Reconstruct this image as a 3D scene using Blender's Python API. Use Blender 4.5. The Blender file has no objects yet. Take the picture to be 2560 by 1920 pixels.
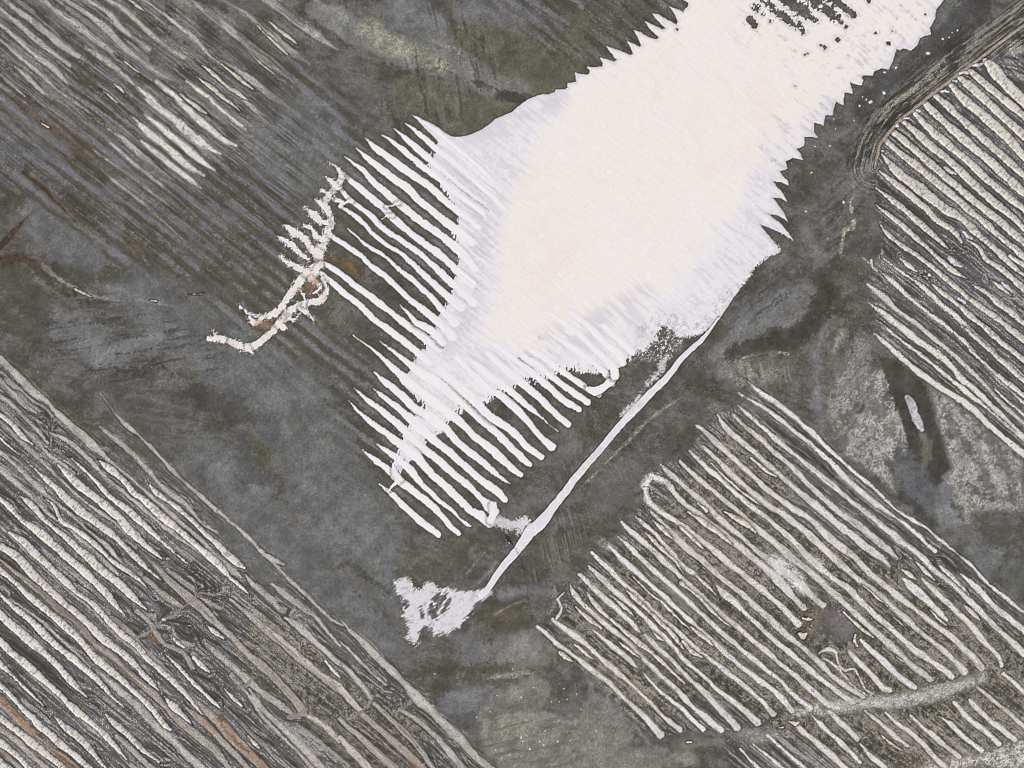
import bpy, bmesh, math, random
import numpy as np
random.seed(7); np.random.seed(7)
scene = bpy.context.scene

# ---------------------------------------------------------------- camera
# one pixel of the survey grid below is half a metre on the ground
M = 0.5
cam = bpy.data.cameras.new("camera"); camo = bpy.data.objects.new("camera", cam)
scene.collection.objects.link(camo); scene.camera = camo
camo.location = (0, 0, 1500); camo.rotation_euler = (0, 0, 0)
cam.sensor_width = 36; cam.lens = 36 * 1500 / 1280.0
cam.clip_start = 1; cam.clip_end = 20000

scene.render.engine = 'CYCLES'; scene.cycles.pixel_filter_type = 'BLACKMAN_HARRIS'; scene.cycles.filter_width = 1.0

# ---------------------------------------------------------------- light
SUN_EL, SUN_DIR = math.radians(48), (-0.62, -0.78)          # sun stands to the lower left
w = bpy.data.worlds.new("World"); scene.world = w; w.use_nodes = True
nt = w.node_tree; nt.nodes.clear()
sky = nt.nodes.new("ShaderNodeTexSky"); sky.sky_type = 'NISHITA'; sky.sun_disc = False
sky.sun_elevation = SUN_EL; sky.sun_rotation = math.atan2(SUN_DIR[0], SUN_DIR[1])
sky.air_density = 1.0; sky.dust_density = 3.0; sky.ozone_density = 1.0
bg = nt.nodes.new("ShaderNodeBackground"); bg.inputs[1].default_value = 0.07
out = nt.nodes.new("ShaderNodeOutputWorld")
nt.links.new(sky.outputs[0], bg.inputs[0]); nt.links.new(bg.outputs[0], out.inputs[0])
sl = bpy.data.lights.new("sun", 'SUN'); sl.energy = 3.0; sl.angle = math.radians(0.6); sl.color = (1.0, 0.955, 0.90)
so = bpy.data.objects.new("sun", sl); scene.collection.objects.link(so)
from mathutils import Vector
sd = Vector((SUN_DIR[0] * math.cos(SUN_EL), SUN_DIR[1] * math.cos(SUN_EL), math.sin(SUN_EL)))
so.rotation_euler = (-sd).to_track_quat('-Z', 'Y').to_euler()
vs = scene.view_settings
vs.view_transform = 'Standard'; vs.look = 'None'; vs.exposure = 0.08; vs.gamma = 1; vs.use_curve_mapping = False

# ---------------------------------------------------------------- survey data
# sheets of the survey: letter -> origin and scale; points are x,y,width
TS = 860 / 2212.0
SHEET = dict(a=(0, 0, TS), b=(850, 0, TS), c=(1700, 0, TS), d=(0, 640, TS), e=(850, 640, TS), f=(1700, 640, TS),
             g=(0, 1280, TS), h=(850, 1280, TS), i=(1700, 1280, TS), F=(0, 0, 2560 / 2212.0), s=(0, 0, 1.0))

def parse(line):
    pts = []; lastw = 30 * TS
    for tok in line.split():
        k = tok[0]
        if k.isalpha():
            cur = SHEET[k]; tok = tok[1:]
        v = [float(t) for t in tok.split(',')]
        if len(v) > 2: lastw = v[2] * cur[2]
        pts.append((cur[0] + v[0] * cur[2], cur[1] + v[1] * cur[2], lastw))
    return pts
WHITE = """
b460,735,3 560,800,26 700,900,32 900,1080,30 1040,1210,8
b415,790,3 520,870,36 620,960,42 800,1100,40 960,1250,40 1085,1360,30
b345,825,3 440,905,40 560,1010,46 700,1130,40 900,1300,34 1000,1390,12
b265,865,3 330,905,26 400,960,40 520,1060,42 700,1200,42 920,1370,42
b160,885,3 220,945,40 300,1005,50 420,1090,55 560,1190,50 700,1310,50 800,1390,45 900,1460,30
b100,945,3 200,1040,45 330,1140,50 440,1215,60 500,1280,50 620,1380,50 760,1490,60 850,1560,55
b20,1000,3 80,1045,20 140,1090,28 200,1160,38 330,1270,50 440,1360,52 560,1450,50 680,1540,55 790,1630,60 e870,80,50
a2180,1085,20 b0,1105,24 40,1135,30 130,1210,45 250,1310,50 330,1390,50 430,1480,50 560,1580,50 650,1640,50 e740,80,50 850,180,60
b0,1210,25 70,1290,32 180,1370,38 260,1450,40 380,1540,38 530,1640,38 e640,100,45 740,190,50 860,300,60
b0,1325,24 110,1400,32 220,1510,28 310,1580,28 400,1640,32 e520,100,42 650,220,50 780,330,60
b50,1470,8 120,1530,16 200,1595,22 280,1646,22 e340,50,25 440,130,36 560,240,38 640,330,48 740,430,60
a2105,1500,30 2160,1540,34 b20,1565,36 70,1600,40 140,1646,32 e200,60,36 300,140,42 420,250,36 530,340,46 620,420,55 720,520,65
d2030,20,30 2120,70,36 e0,110,40 100,190,42 220,280,45 330,365,42 430,440,50 540,520,60 640,590,60
d2060,110,36 2130,165,40 e0,215,44 120,310,42 240,420,42 350,500,45 460,590,50 570,680,55
e385,315,3 440,365,20 500,430,46 590,480,50 660,560,45
e85,505,3 180,580,13 280,660,28 340,720,40 430,800,64 560,900,70 700,1010,70 800,1090,50 880,1170,52 1000,1265,56 1080,1345,50 1165,1410,30
e260,550,3 340,610,25 430,680,35 500,740,60 600,790,70 700,870,70 800,950,60 900,1040,60 1000,1130,55 1100,1230,50 1180,1305,48 1225,1340,30
e220,745,4 280,800,42 380,880,52 480,980,60 600,1050,84 680,1110,56 760,1200,48 860,1280,48 960,1360,46 1030,1420,26 1090,1460,5
e215,855,4 300,920,34 400,1000,44 500,1090,76 600,1185,56 700,1260,50 800,1345,50 900,1435,50 1000,1505,56 1060,1565,40
e90,850,4 180,930,32 290,1010,44 400,1110,55 520,1230,60 630,1310,52 720,1395,54 830,1480,46 910,1560,36 960,1610,80 990,1646,70
e55,935,4 140,1020,28 250,1110,42 370,1200,56 480,1280,66 560,1370,58 640,1450,54 740,1540,54 850,1640,50 h900,20,64 960,80,46
e225,1205,4 300,1260,34 420,1340,52 520,1460,38 620,1560,32 730,1646,22 h780,50,16 820,80,24 840,90,10
e140,1245,4 220,1310,34 300,1370,42 390,1450,58 480,1520,48 580,1600,48 630,1646,42 h700,80,36 765,142,30
e250,1465,4 330,1530,34 400,1600,44 450,1646,44 h530,70,50 630,145,42
e640,720,50 780,850,60 880,950,60 980,1040,60 1100,1120,48 1200,1225,46 1295,1290,42
e750,650,40 820,720,45 940,840,55 1040,900,60 1130,980,56 1200,1060,46 1290,1160,40 1360,1225,62
e860,680,40 980,780,50 1080,850,50 1180,940,45 1250,1000,30 1300,1045,12 1405,1130,7
e950,620,40 1060,720,50 1180,820,52 1280,910,48 1380,1010,46 1465,1080,42
e1000,560,40 1100,640,45 1220,730,48 1330,830,48 1440,930,48 1535,985,42
e1180,640,40 1280,700,45 1380,790,45 1500,880,46 1595,945,42
e1230,610,40 1300,640,45 1400,720,42 1500,790,40 1600,860,46 1665,895,38
e1390,520,40 1500,590,44 1640,690,44 1730,780,46 1745,820,50
e1590,850,30 1640,870,60 1690,850,50 1740,810,50 1780,770,46
e1330,360,40 1500,470,44 1600,560,44 1690,650,44 1760,720,60 1765,770,60
e1480,360,40 1600,450,44 1700,550,50 1800,640,50 1820,690,46
e1700,450,40 1800,540,50 1880,620,44
"""
# the branching web of salt west of the fingers: trunk and side branches
WEB = """
d1365,480,4 1400,520,26 1500,560,40 1580,590,50 1650,570,44 1720,510,44 1790,440,50 1850,370,50 1920,320,40 2000,300,46 2070,280,44 2100,210,30 2070,150,24
d1345,532,30 1430,540,36
d1590,590,30 1640,640,6
d1790,430,40 1820,460,40
d1545,325,14 1600,370,18 1690,390,26 1760,370,44 1820,320,44 1870,240,46 1920,170,50 1980,100,50 2050,50,46 a2060,1630,46 2050,1580,40
d1600,390,10 1640,430,40 1690,400,16
d1850,390,16 1880,410,16 1930,370,8
d1940,340,40 2000,390,12 2020,420,4
a2050,1640,60 2100,1520,50 2125,1440,44 2120,1380,40 2090,1300,44 2150,1215,40 2212,1130,30 b20,1140,24
a1820,1440,4 1880,1490,50 1950,1530,40 2000,1600,40 2060,1640,50
a1785,1520,4 1850,1560,40 1920,1620,36 d1990,20,20
a1950,1450,20 2000,1470,30 2030,1520,40 2080,1540,40
a1960,1340,4 2020,1390,44 2070,1430,36 2110,1440,30
a2020,1275,4 2080,1320,44 2110,1370,30
a2065,1220,20 2110,1240,26 2130,1270,20
a2090,1135,4 2130,1170,28 2170,1210,30
a2105,1040,3 2170,1080,20 2200,1130,26
d1800,0,16 1880,60,40 1950,90,40 2000,130,40 2060,60,40
d1930,220,14 1960,280,14 1950,320,20
d2000,150,40 2060,200,20 2000,250,14
"""
LINKS = """
a2150,1280,30 2200,1300,24 b0,1320,24 40,1300,16 80,1290,16
b0,1220,14 12,1170,16 40,1140,16
b300,1330,14 340,1325,8 380,1305,14
b270,1415,5 300,1390,8 340,1385,12
e310,1510,8 345,1470,22 380,1430,40 360,1400,40 340,1340,10
e985,1600,40 h990,0,50 975,50,50
"""
CREAM_LL = """
d950,1455,8 1000,1510,34 1060,1560,38 1150,1625,38 g1240,55,30 1310,130,36 1380,190,44 1460,270,50 1530,330,46 1572,358,12
d620,1305,8 700,1360,46 790,1440,42 860,1520,42 950,1590,48 1010,1646,45 g1080,60,50 1180,140,46 1270,220,42 1340,280,46 1420,350,42 1480,420,32 1560,490,24 1620,550,6
d400,1250,6 500,1340,20 620,1450,32 700,1540,40 800,1620,45 g890,50,45 1000,150,30 1080,220,18 1190,320,10
d370,1345,8 440,1410,50 530,1490,58 640,1570,60 720,1646,58 g760,30,50 830,110,62 900,180,50 980,250,34 1040,300,6
d150,1300,6 260,1400,22 370,1500,50 430,1560,60 520,1640,60 g560,20,50 650,90,55 740,160,50 800,220,45 890,310,50 950,370,30 1050,450,8
d0,1020,30 80,1080,32 150,1160,30 220,1215,6
d0,1170,14 60,1220,20 130,1280,6
d280,1550,8 350,1600,20 g400,60,30 500,120,35 600,200,35 700,290,35 800,370,30 900,440,20 1000,560,6
d120,1540,10 200,1600,40 g310,70,32 430,170,40 530,260,50 640,360,60 740,440,60 840,530,50 945,635,10
d0,1560,30 60,1610,40 g150,60,24 220,110,50 320,190,60 430,290,55 540,380,55 640,480,55 730,580,40 820,680,8
g60,130,14 160,200,50 270,310,55 370,400,50 480,500,42 600,600,42 690,690,46 780,780,42 890,870,42 960,950,42 1060,1040,38 1150,1130,30 1220,1200,24 1300,1300,6
g0,220,50 110,290,60 230,420,60 330,510,50 430,600,45 530,690,50 640,790,55 750,880,50 870,980,45 960,1080,40 1025,1150,10
g0,370,40 100,450,45 200,550,45 300,630,50 400,720,45 500,810,45 600,920,50 700,1010,45 800,1090,40 880,1170,40 980,1270,35 1060,1370,30 1100,1400,8
g0,530,30 100,620,35 200,700,45 300,800,50 400,890,50 500,970,45 620,1070,35 720,1180,20 840,1300,6
g0,660,50 90,740,60 200,830,60 300,920,50 400,1020,40 470,1100,50 560,1190,10
g0,820,45 60,890,50 170,980,55 280,1080,50 380,1170,45 480,1270,45 580,1350,45 680,1440,40 780,1550,30 830,1610,6
g0,980,50 80,1050,25 180,1150,20 300,1260,8
g0,1110,40 70,1180,30 150,1270,40 240,1360,50 330,1440,50 420,1520,50 520,1600,40 580,1646,30
g0,1320,50 100,1400,50 200,1480,55 300,1560,50 400,1640,50
g0,1480,50 80,1540,50 180,1640,40
g0,1610,60 40,1645,60
g350,1310,10 420,1380,50 500,1440,50 580,1530,35 640,1600,20 680,1646,20
g680,1300,8 740,1360,40 830,1440,40 920,1530,35 1020,1610,8
g1050,1180,8 1120,1250,45 1190,1320,40 1245,1375,6
g1330,720,10 1380,770,40 1440,820,10
g1120,815,12 1150,840,20 1185,870,8
g1240,935,20 1300,990,32 1350,1030,14
g1060,910,6 1170,1020,30 1260,1110,30 1340,1190,25 1430,1280,6
g1440,1130,6 1490,1190,30 1580,1270,6
g1590,1435,10 1630,1480,30 1670,1520,6
g1770,1445,8 1790,1460,10
g2090,960,12 2150,1030,35 2195,1070,8
g1130,260,6 1190,320,14 1210,330,6
"""
PALE_LL = """
d0,660,50 100,760,50 200,860,50 300,940,36 400,1040,46 500,1130,56 600,1220,56 700,1310,30 850,1440,18 1000,1570,24 g1130,40,30 1260,150,30 1400,290,30 1500,380,40 1560,430,10
d640,1100,18 760,1190,36 900,1320,44 1000,1430,38 1100,1530,38 1200,1600,38 g1300,70,20 1400,130,24
d0,800,34 60,860,36 150,950,34 240,1010,14
d0,900,26 100,980,26 200,1080,26 310,1200,22
d330,1140,20 450,1200,30 560,1300,34 700,1440,30 860,1570,26 g960,10,26 1120,140,26 1300,270,24 1440,400,24
d0,970,18 120,1080,18 230,1180,20 330,1290,22 480,1400,22
d0,1060,34 130,1180,30 260,1310,30 400,1450,22 560,1590,20 g700,40,20 860,180,20
d0,1260,22 100,1350,24 220,1460,22 330,1560,22 440,1646,22 g560,110,22 700,230,30 780,320,20 900,430,20
d0,1370,30 80,1440,34 160,1510,34 260,1600,30 g330,20,22 450,110,26 540,190,36 640,280,30 760,400,20
d640,880,8 780,1060,20 900,1160,20 1050,1310,16 1130,1400,28 1250,1510,30 1400,1640,30
d1410,1646,24 g1560,130,22 1660,230,16 1760,330,20 1900,470,20 2030,590,20 2120,680,16 h20,730,16
g1900,560,14 2000,640,24 2100,760,24 2186,860,20
g0,90,16 120,200,20 250,330,18 380,450,20 540,590,20 700,740,22 820,850,24 960,960,20 1080,1080,18 1180,1180,18
g1640,220,8 1720,290,34 1820,335,18
g1580,400,20 1640,480,40 1740,560,34 1820,640,20
g1740,460,16 1830,530,44 1920,600,40 2010,670,14
g1830,680,30 1920,740,44 2020,830,40 2130,930,36 2212,1000,36 h90,1060,30
g1480,560,24 1600,660,34 1740,780,36 1880,910,40 2000,1010,44 2120,1100,50 2212,1170,50 h60,1210,50 130,1270,44
g1720,740,20 1820,830,34 1940,930,24 2060,1040,24 h0,1110,20
g1320,840,20 1420,930,40 1520,1020,44 1600,1090,50 1700,1170,44 1800,1240,44 1870,1290,24
g1600,1140,34 1700,1280,44 1820,1390,46 1950,1520,46 2070,1646,46
g1960,1300,50 2060,1350,44 2140,1430,34 2180,1470,24
g1480,1060,20 1600,1180,24 1700,1330,24 1850,1480,20 2000,1640,20
g600,1000,30 720,1100,50 850,1220,56 980,1350,56 1100,1460,56 1200,1560,56 1290,1646,56
g120,960,20 240,1080,30 360,1180,30 480,1290,26 600,1400,30 720,1500,30 860,1646,30
g60,560,18 200,650,18 330,760,20 460,880,30 600,1010,20
h0,680,14 60,760,24 160,850,50 250,940,55 340,1030,54 420,1110,46 490,1190,80 600,1290,56 700,1390,54 800,1490,52 900,1600,50 960,1646,50
h0,960,24 80,1050,36 170,1150,46 200,1200,36
h0,1130,40 60,1200,44 130,1270,40
h380,1270,24 500,1340,36 620,1450,40 720,1560,44 790,1646,44
h0,1450,36 80,1540,44 180,1646,46
h0,830,14 100,930,20 200,1030,20 290,1110,14
"""
TAN_LL = """
g900,250,14 1000,350,36 1100,450,46 1200,540,56 1300,620,66 1400,720,46 1500,820,40 1600,920,50 1700,1000,56 1800,1100,46 1900,1210,50 1950,1290,50
g0,310,26 120,400,36 260,510,54 380,620,56 480,700,36 600,830,46 720,930,50 830,1030,46 940,1130,42 1040,1220,46 1140,1330,50 1260,1430,56 1380,1530,70 1470,1646,40
g0,1400,40 100,1470,44 200,1560,44 290,1640,44
g0,1220,60 80,1290,56 160,1380,56 220,1440,50 300,1510,40 420,1600,56 480,1646,56
g0,1520,30 80,1600,34 130,1646,30
g720,680,34 820,760,42 900,850,36 1000,950,36 1080,1040,36 1180,1150,40 1300,1260,46 1420,1370,70 1520,1480,76 1640,1590,70 1700,1646,66
g1180,1240,10 1280,1330,50 1370,1410,50 1480,1530,40 1590,1646,40
g750,1440,30 850,1530,44 960,1640,50
g1440,1250,14 1560,1370,24 1700,1500,20 1800,1600,30 1860,1646,30
g930,420,24 1020,500,44 1090,560,44 1170,610,30
h150,1300,36 250,1390,46 350,1480,52 450,1570,56 530,1646,56
h220,1230,36 330,1330,36 420,1420,34 520,1540,34 600,1646,30
h0,1330,36 100,1420,46 220,1530,50 330,1630,54
g880,640,40 960,710,30 1000,780,36 1060,850,30 1170,900,34 1240,1000,30
"""
BERM = """
g880,810,26 940,780,26 1000,740,24 1060,690,24 1120,665,26 1180,610,24 1240,560,20 1290,520,24 1380,530,20 1450,500,20
g1540,1125,36 1580,1120,40 1630,1060,30
g1860,1320,40 1920,1310,44 1970,1270,34
g1870,680,20 1910,650,20 1950,620,18
g1930,910,12 1960,870,12 1980,830,12
h470,1210,34 420,1255,30 340,1300,26
h200,1215,34 130,1290,34 50,1330,40
d330,1220,14 330,1150,12 350,1050,10
"""
RUST = """
g0,1205,36 70,1270,34 140,1350,34 190,1400,26 230,1440,14
g1400,1330,40 1460,1400,44 1530,1490,50 1600,1550,44 1680,1620,30
g1290,1340,20 1370,1410,26
g450,1620,40 490,1646,40
g0,1530,16 60,1580,16
g480,1185,20 560,1265,20
g960,800,30 1010,830,30
h450,1590,30 500,1640,30
a0,580,16 150,690,26 270,780,40 400,880,34 500,950,26 560,1010,20
a0,660,16 150,790,22 300,910,26 450,1030,30 560,1130,24
a320,630,16 450,730,16 560,820,20
a150,1110,40 280,1210,46 350,1290,36 450,1390,26 600,1500,16
a0,1590,60 80,1500,60 180,1390,30 240,1345,12
d0,20,50 120,0,44 220,40,40 300,100,26
a800,1540,30 900,1646,30
a330,750,30 450,860,26 600,980,16
"""
PALE_LR = """
h1270,735,46 1340,790,38 1400,850,48 1480,910,40 1560,970,48 1640,1030,56 1730,1100,56 1820,1190,56 1920,1280,56 2000,1360,66 2060,1430,84
h1370,690,44 1450,750,46 1540,820,48 1640,900,42 1740,990,42 1830,1070,38 1920,1150,38 2010,1240,38 2100,1330,38 i0,1400,56
h1600,740,10 1700,820,40 1790,890,56 1880,970,46 1910,1000,8
h1940,1020,16 2000,1090,30 2090,1180,34 i20,1270,40 90,1340,44 150,1400,46
h1480,460,14 1500,520,40 1560,590,44 1640,660,48 1730,740,48 1820,810,42 1880,870,56 1960,950,50 2060,1050,46 2160,1140,46 i60,1230,50 150,1310,56 260,1400,66
h1540,400,50 1620,480,48 1700,550,46 1790,630,44 1880,720,56 1930,775,10
h1960,790,14 2040,870,46 2140,960,42 i60,1070,40 150,1150,44 250,1260,50 370,1390,76
h1600,350,30 1680,430,42 1760,500,44 1850,580,44 1940,660,44 2040,760,46 2130,850,46 i20,940,48 120,1030,44 230,1130,44 330,1210,46 430,1290,50 500,1355,66
h1620,260,36 1720,360,46 1800,440,46 1900,530,46 2000,620,46 2100,710,44 i20,800,42 130,900,42 240,980,42 340,1060,44 440,1140,48 530,1220,50 600,1300,56
h1730,210,56 1800,290,46 1890,370,48 1990,460,48 2090,550,46 i20,660,44 130,760,44 230,850,44 330,940,46 450,1040,50 560,1120,56 660,1200,56 720,1275,54
h1790,160,30 1870,230,42 1960,320,46 2050,400,46 i20,540,46 120,640,44 220,730,46 330,830,48 430,910,46 540,1000,50 650,1090,48 750,1190,46 840,1260,46
h1810,60,30 1860,110,42 1950,190,48 2060,290,48 2160,385,46 i70,480,46 220,610,50 320,700,54 430,790,50 540,880,56 650,980,50 760,1070,48 880,1180,50 960,1250,50
h1900,30,20 1980,100,40 2100,220,42 i10,340,46 80,390,44 180,470,10
i225,460,12 280,520,76 360,590,66 450,680,46 550,770,48 640,850,50 740,930,50 840,1020,54 950,1110,48 1060,1190,54 1110,1225,50
e2000,1646,20 h2110,110,42 i30,220,50 100,275,54 200,365,56 300,450,54 400,530,58 500,620,58 600,710,56 700,800,54 800,880,58 900,970,58 1000,1070,56 1100,1140,46 1180,1190,36
e1960,1500,50 1990,1580,56 2060,1646,56 i0,80,50 110,160,56 220,245,58 320,335,60 420,415,60 520,495,60 620,585,52 700,665,46 765,725,60
e2000,1410,56 2090,1450,60 2160,1540,56 f60,1620,56 i110,10,60 200,80,60 300,160,66 400,240,70 500,320,76 600,410,84 680,490,80 740,560,56 795,615,58
e2060,1340,44 2130,1410,46 f30,1480,46 120,1560,50 i230,20,50 340,110,46 430,190,46 520,270,60 600,330,76 690,400,100 780,470,70 850,540,56 920,600,44
f0,1320,44 130,1440,46 260,1550,46 370,1640,46 i500,110,50 600,190,66 690,270,80 780,340,70 870,410,76 950,490,74 1040,570,58 1120,650,56 1200,720,56 1300,810,56 1400,900,56 1500,990,56 1610,1080,50
f60,1250,20 150,1340,44 260,1430,44 380,1540,46 500,1640,50 i640,110,56 730,190,56 860,320,66 980,420,50 1080,490,66 1180,590,56 1280,680,56 1380,770,50 1480,860,50 1600,950,56 1700,1020,64 1745,1060,60
f130,1210,20 220,1290,44 330,1400,48 440,1500,50 560,1600,54 640,1646,56 i760,90,66 880,190,66 960,270,66 1060,360,66 1160,440,66 1280,530,58 1400,640,56 1520,750,56 1640,850,56 1760,950,56 1825,1025,76
f95,1085,8 160,1125,42 250,1215,48 370,1330,44 480,1430,48 600,1530,50 720,1620,54 i820,30,60 900,110,74 1000,200,76 1120,290,66 1220,390,56 1320,470,56 1420,550,56 1520,630,56 1620,710,56 1740,800,56 1850,900,56 1940,1000,60
f240,1020,24 290,1100,46 380,1180,48 480,1270,52 570,1350,56 680,1440,56 770,1520,60 870,1600,66 i950,20,80 1030,90,76 1120,160,66 1220,240,76 1300,300,54 1350,350,14
i1420,420,10 1480,470,76 1560,540,76 1640,620,60 1720,695,30
f340,1020,28 430,1110,34 530,1190,46 640,1290,46 740,1380,44 830,1470,46 930,1560,54 1020,1640,60 i1180,110,66 1300,210,66 1400,295,20
i1560,430,30 1660,530,52 1780,640,56 1880,740,56 1960,840,56 2050,930,56 2070,990,46
f370,960,20 470,1050,30 560,1130,34 690,1240,40 800,1330,44 900,1410,44 1000,1490,44 1100,1570,46 i1200,10,54 1300,90,56 1420,190,66 1540,280,54 1640,380,44 1760,470,52 1860,570,56 1960,670,56 2060,770,56 2180,880,60
f380,880,10 480,940,24 590,1010,44 700,1100,44 820,1190,48 930,1290,52 1040,1400,56 1150,1500,48 1270,1600,44 i1380,30,24 1500,120,28 1640,250,30
f420,790,8 520,880,34 640,960,44 760,1060,46 880,1170,46 1000,1280,36 1120,1390,30 1290,1530,26 1400,1640,26 i1560,90,24 1700,200,24 1850,320,24 1950,430,36 2080,540,40 2212,650,40
i1800,400,24 1900,480,52 2020,600,54 2130,700,56 2212,770,56
i895,905,40 960,880,56 1005,910,36 1015,970,24 1060,1020,16 1120,1010,16 1160,1080,16 1200,1150,16 1240,1170,14
i930,940,16 1010,1000,14 1070,1070,14 1130,1130,14 1200,1180,14
i1085,890,36 1130,950,56 1200,1010,52 1260,1080,48 1310,1140,60 1345,1150,60
i1160,820,60 1230,890,58 1310,960,58 1400,1050,54 1480,1110,70 1505,1125,60
i840,1300,30 930,1390,40 1040,1490,44 1160,1610,44
i960,1290,40 1050,1370,50 1140,1460,50
i1190,1280,44 1290,1360,44 1390,1450,44 1460,1500,36
i1320,1290,36 1430,1380,42 1550,1480,42 1650,1590,42 1720,1646,40
i1480,1310,44 1580,1400,46 1700,1500,46 1800,1580,36
i1660,1310,24 1730,1350,34 1830,1450,54 1940,1530,60
i1760,1225,56 1850,1320,54 1950,1400,46 2050,1490,46
i1860,1210,66 1950,1300,54 2070,1400,54 2150,1465,60
i1920,1130,36 2050,1240,46 2212,1380,46
i2080,1040,24 2212,1160,36
i720,1350,56 850,1460,56 980,1570,56 1060,1646,56
i390,1525,26 450,1590,28 510,1646,28
i470,1490,26 600,1600,26 660,1646,26
i560,1440,34 700,1560,34 800,1646,36
i1160,1490,8 1240,1580,54 1320,1646,56
h1440,520,16 1400,560,20 1430,620,20 1400,680,30
"""
CREAM_LR = """
h1590,520,8 1640,590,36 1720,670,36 1820,755,34 1910,830,42 2000,900,38 2100,990,26 i30,1100,10
h1515,610,10 1580,670,34 1680,745,10
h1735,530,10 1820,600,32 1890,670,8
h1840,505,8 1920,580,28 2050,700,28 2150,800,24 i20,880,14
h1880,410,8 1990,520,24 2100,610,24 i20,720,20 90,780,6
h1505,850,10 1570,900,32 1640,950,6
h1415,905,24 1450,935,34 1495,962,16
h1790,830,14 1850,880,34 1930,940,10
h2000,50,10 2070,110,46 2140,170,14
h1950,120,8 2050,220,28 2150,310,20 i20,390,8
h2000,760,8 2050,810,28 2080,830,8
i50,0,16 140,60,44 240,130,40 330,210,6
i0,100,30 80,170,24 160,240,6
i290,0,10 400,60,42 490,135,8
i100,410,8 180,480,28 260,560,8
i0,450,20 100,530,24 220,650,20 340,750,6
i60,740,10 130,790,32 210,860,10
i20,830,12 80,900,28 140,940,6
i792,685,16 825,692,32 852,690,14
i765,782,14 790,800,44 812,785,16
i1050,645,12 1130,720,30 1240,805,10
i1128,792,24 1118,830,28 1140,865,14
i1430,370,20 1480,410,38 1520,440,8
i1510,315,8 1570,370,38 1650,450,10
i1660,340,12 1720,390,46 1800,470,30 1860,530,8
i1820,590,8 1880,650,26 1925,690,6
i700,1348,20 740,1362,34 765,1352,16
i628,1388,10 660,1384,20
i40,1480,10 75,1478,12
f200,1330,8 300,1430,20 420,1530,20 520,1600,6
f450,1300,8 540,1370,22 620,1420,6
f110,1590,14 170,1640,36
i1600,620,8 1680,700,24 1740,740,8
i1340,650,6 1400,700,16 1470,770,6
i1180,470,6 1260,540,16 1340,610,6
i1390,930,12 1420,950,22 1440,965,8
i1280,1420,6 1360,1490,24 1430,1540,8
"""
CREAM_R = """
c1960,390,40 2020,450,80 2100,540,80 2212,650,80
c1850,440,30 1900,490,50 1990,560,56 2100,650,56 2212,745,56
c1790,490,26 1870,560,54 1990,665,54 2110,780,54 2212,870,56
c1740,545,44 1830,640,60 1950,740,66 2080,860,70 2212,1000,60
c1630,605,44 1720,680,52 1840,790,54 1960,900,56 2080,1010,56 2212,1130,56
c1575,660,40 1680,765,54 1800,870,60 1900,960,60 2010,1050,70 2110,1150,60 2212,1240,60
c1500,720,40 1600,820,54 1720,925,56 1850,1035,56 1990,1165,56 2110,1270,54 2212,1350,50
c1430,780,40 1530,860,54 1650,965,56 1780,1080,56 1900,1190,60 2020,1300,60 2140,1400,54 2212,1470,50
c1370,845,40 1480,935,50 1600,1040,52 1730,1155,54 1860,1265,54 1990,1370,54 2110,1470,50 2212,1560,46
c1320,900,36 1420,990,44 1540,1080,54 1660,1180,60 1790,1290,54 1930,1410,50 2060,1520,46 2200,1640,46
c1295,990,14 1380,1090,56 1480,1170,70 1590,1250,84 1690,1330,66 1800,1400,54 1900,1490,50 2030,1600,46 f2130,60,40 2212,130,30
c1280,1100,8 1370,1170,42 1470,1250,46 1570,1330,50 1650,1410,50 1750,1480,46 1810,1560,24
c1260,1210,6 1340,1270,34 1450,1350,38 1560,1450,38 1660,1540,34 1730,1600,8
c1260,1310,6 1330,1370,38 1430,1450,38 1540,1550,38 1640,1640,36 f1750,90,38 1850,150,8
c1285,1450,8 1360,1530,38 1440,1590,34 f1540,10,30 1640,90,34 1760,190,36 1880,290,40 2000,370,44 2100,450,44 2212,540,44
f1410,10,10 1470,60,38 1530,105,6
f1620,180,6 1680,230,28 1760,290,28 1850,370,38 1960,460,40 2060,550,44 2150,620,44 2212,670,44
f1790,440,6 1850,480,24 1950,570,30 2050,660,34 2150,750,36 2212,800,38
f1860,600,6 1950,680,24 2060,780,34 2150,850,40 2212,900,44
f2020,850,6 2100,930,24 2212,1020,26
f1880,180,8 1960,230,34 2060,310,40 2150,380,40 2212,430,40
f1990,150,8 2060,200,34 2130,255,8
c1840,1540,8 1920,1590,26 f1960,10,34 2050,70,38 2130,140,44 2212,215,44
f2120,0,30 2212,60,46
"""
PALE_R = """
f1170,10,6 1290,100,20 1400,200,34 1480,270,28 1600,370,24 1720,460,24 1850,570,20 1950,690,20 2050,800,16 2212,950,16
f1200,180,8 1300,255,44 1400,345,38 1520,435,34 1640,540,34 1780,650,34 1880,750,34 1960,830,30 2080,960,30 2212,1080,30
f1200,290,8 1300,365,50 1420,455,54 1530,545,54 1650,625,48 1740,705,46 1820,800,46 1940,900,46 2080,1040,46 2212,1170,46
f1250,500,20 1340,580,46 1450,670,48 1550,760,46 1700,860,46 1850,960,54 1980,1080,50 2120,1200,50 2212,1280,50
f1250,400,14 1400,520,24 1540,630,24 1700,760,24 1850,880,30 2000,1000,20 2212,1190,20
f1300,10,10 1420,100,20 1500,150,24 1590,230,44 1680,310,46 1760,380,34 1900,500,24 2050,640,20 2212,770,16
f1230,30,20 1240,70,12 1270,100,16
"""
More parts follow.
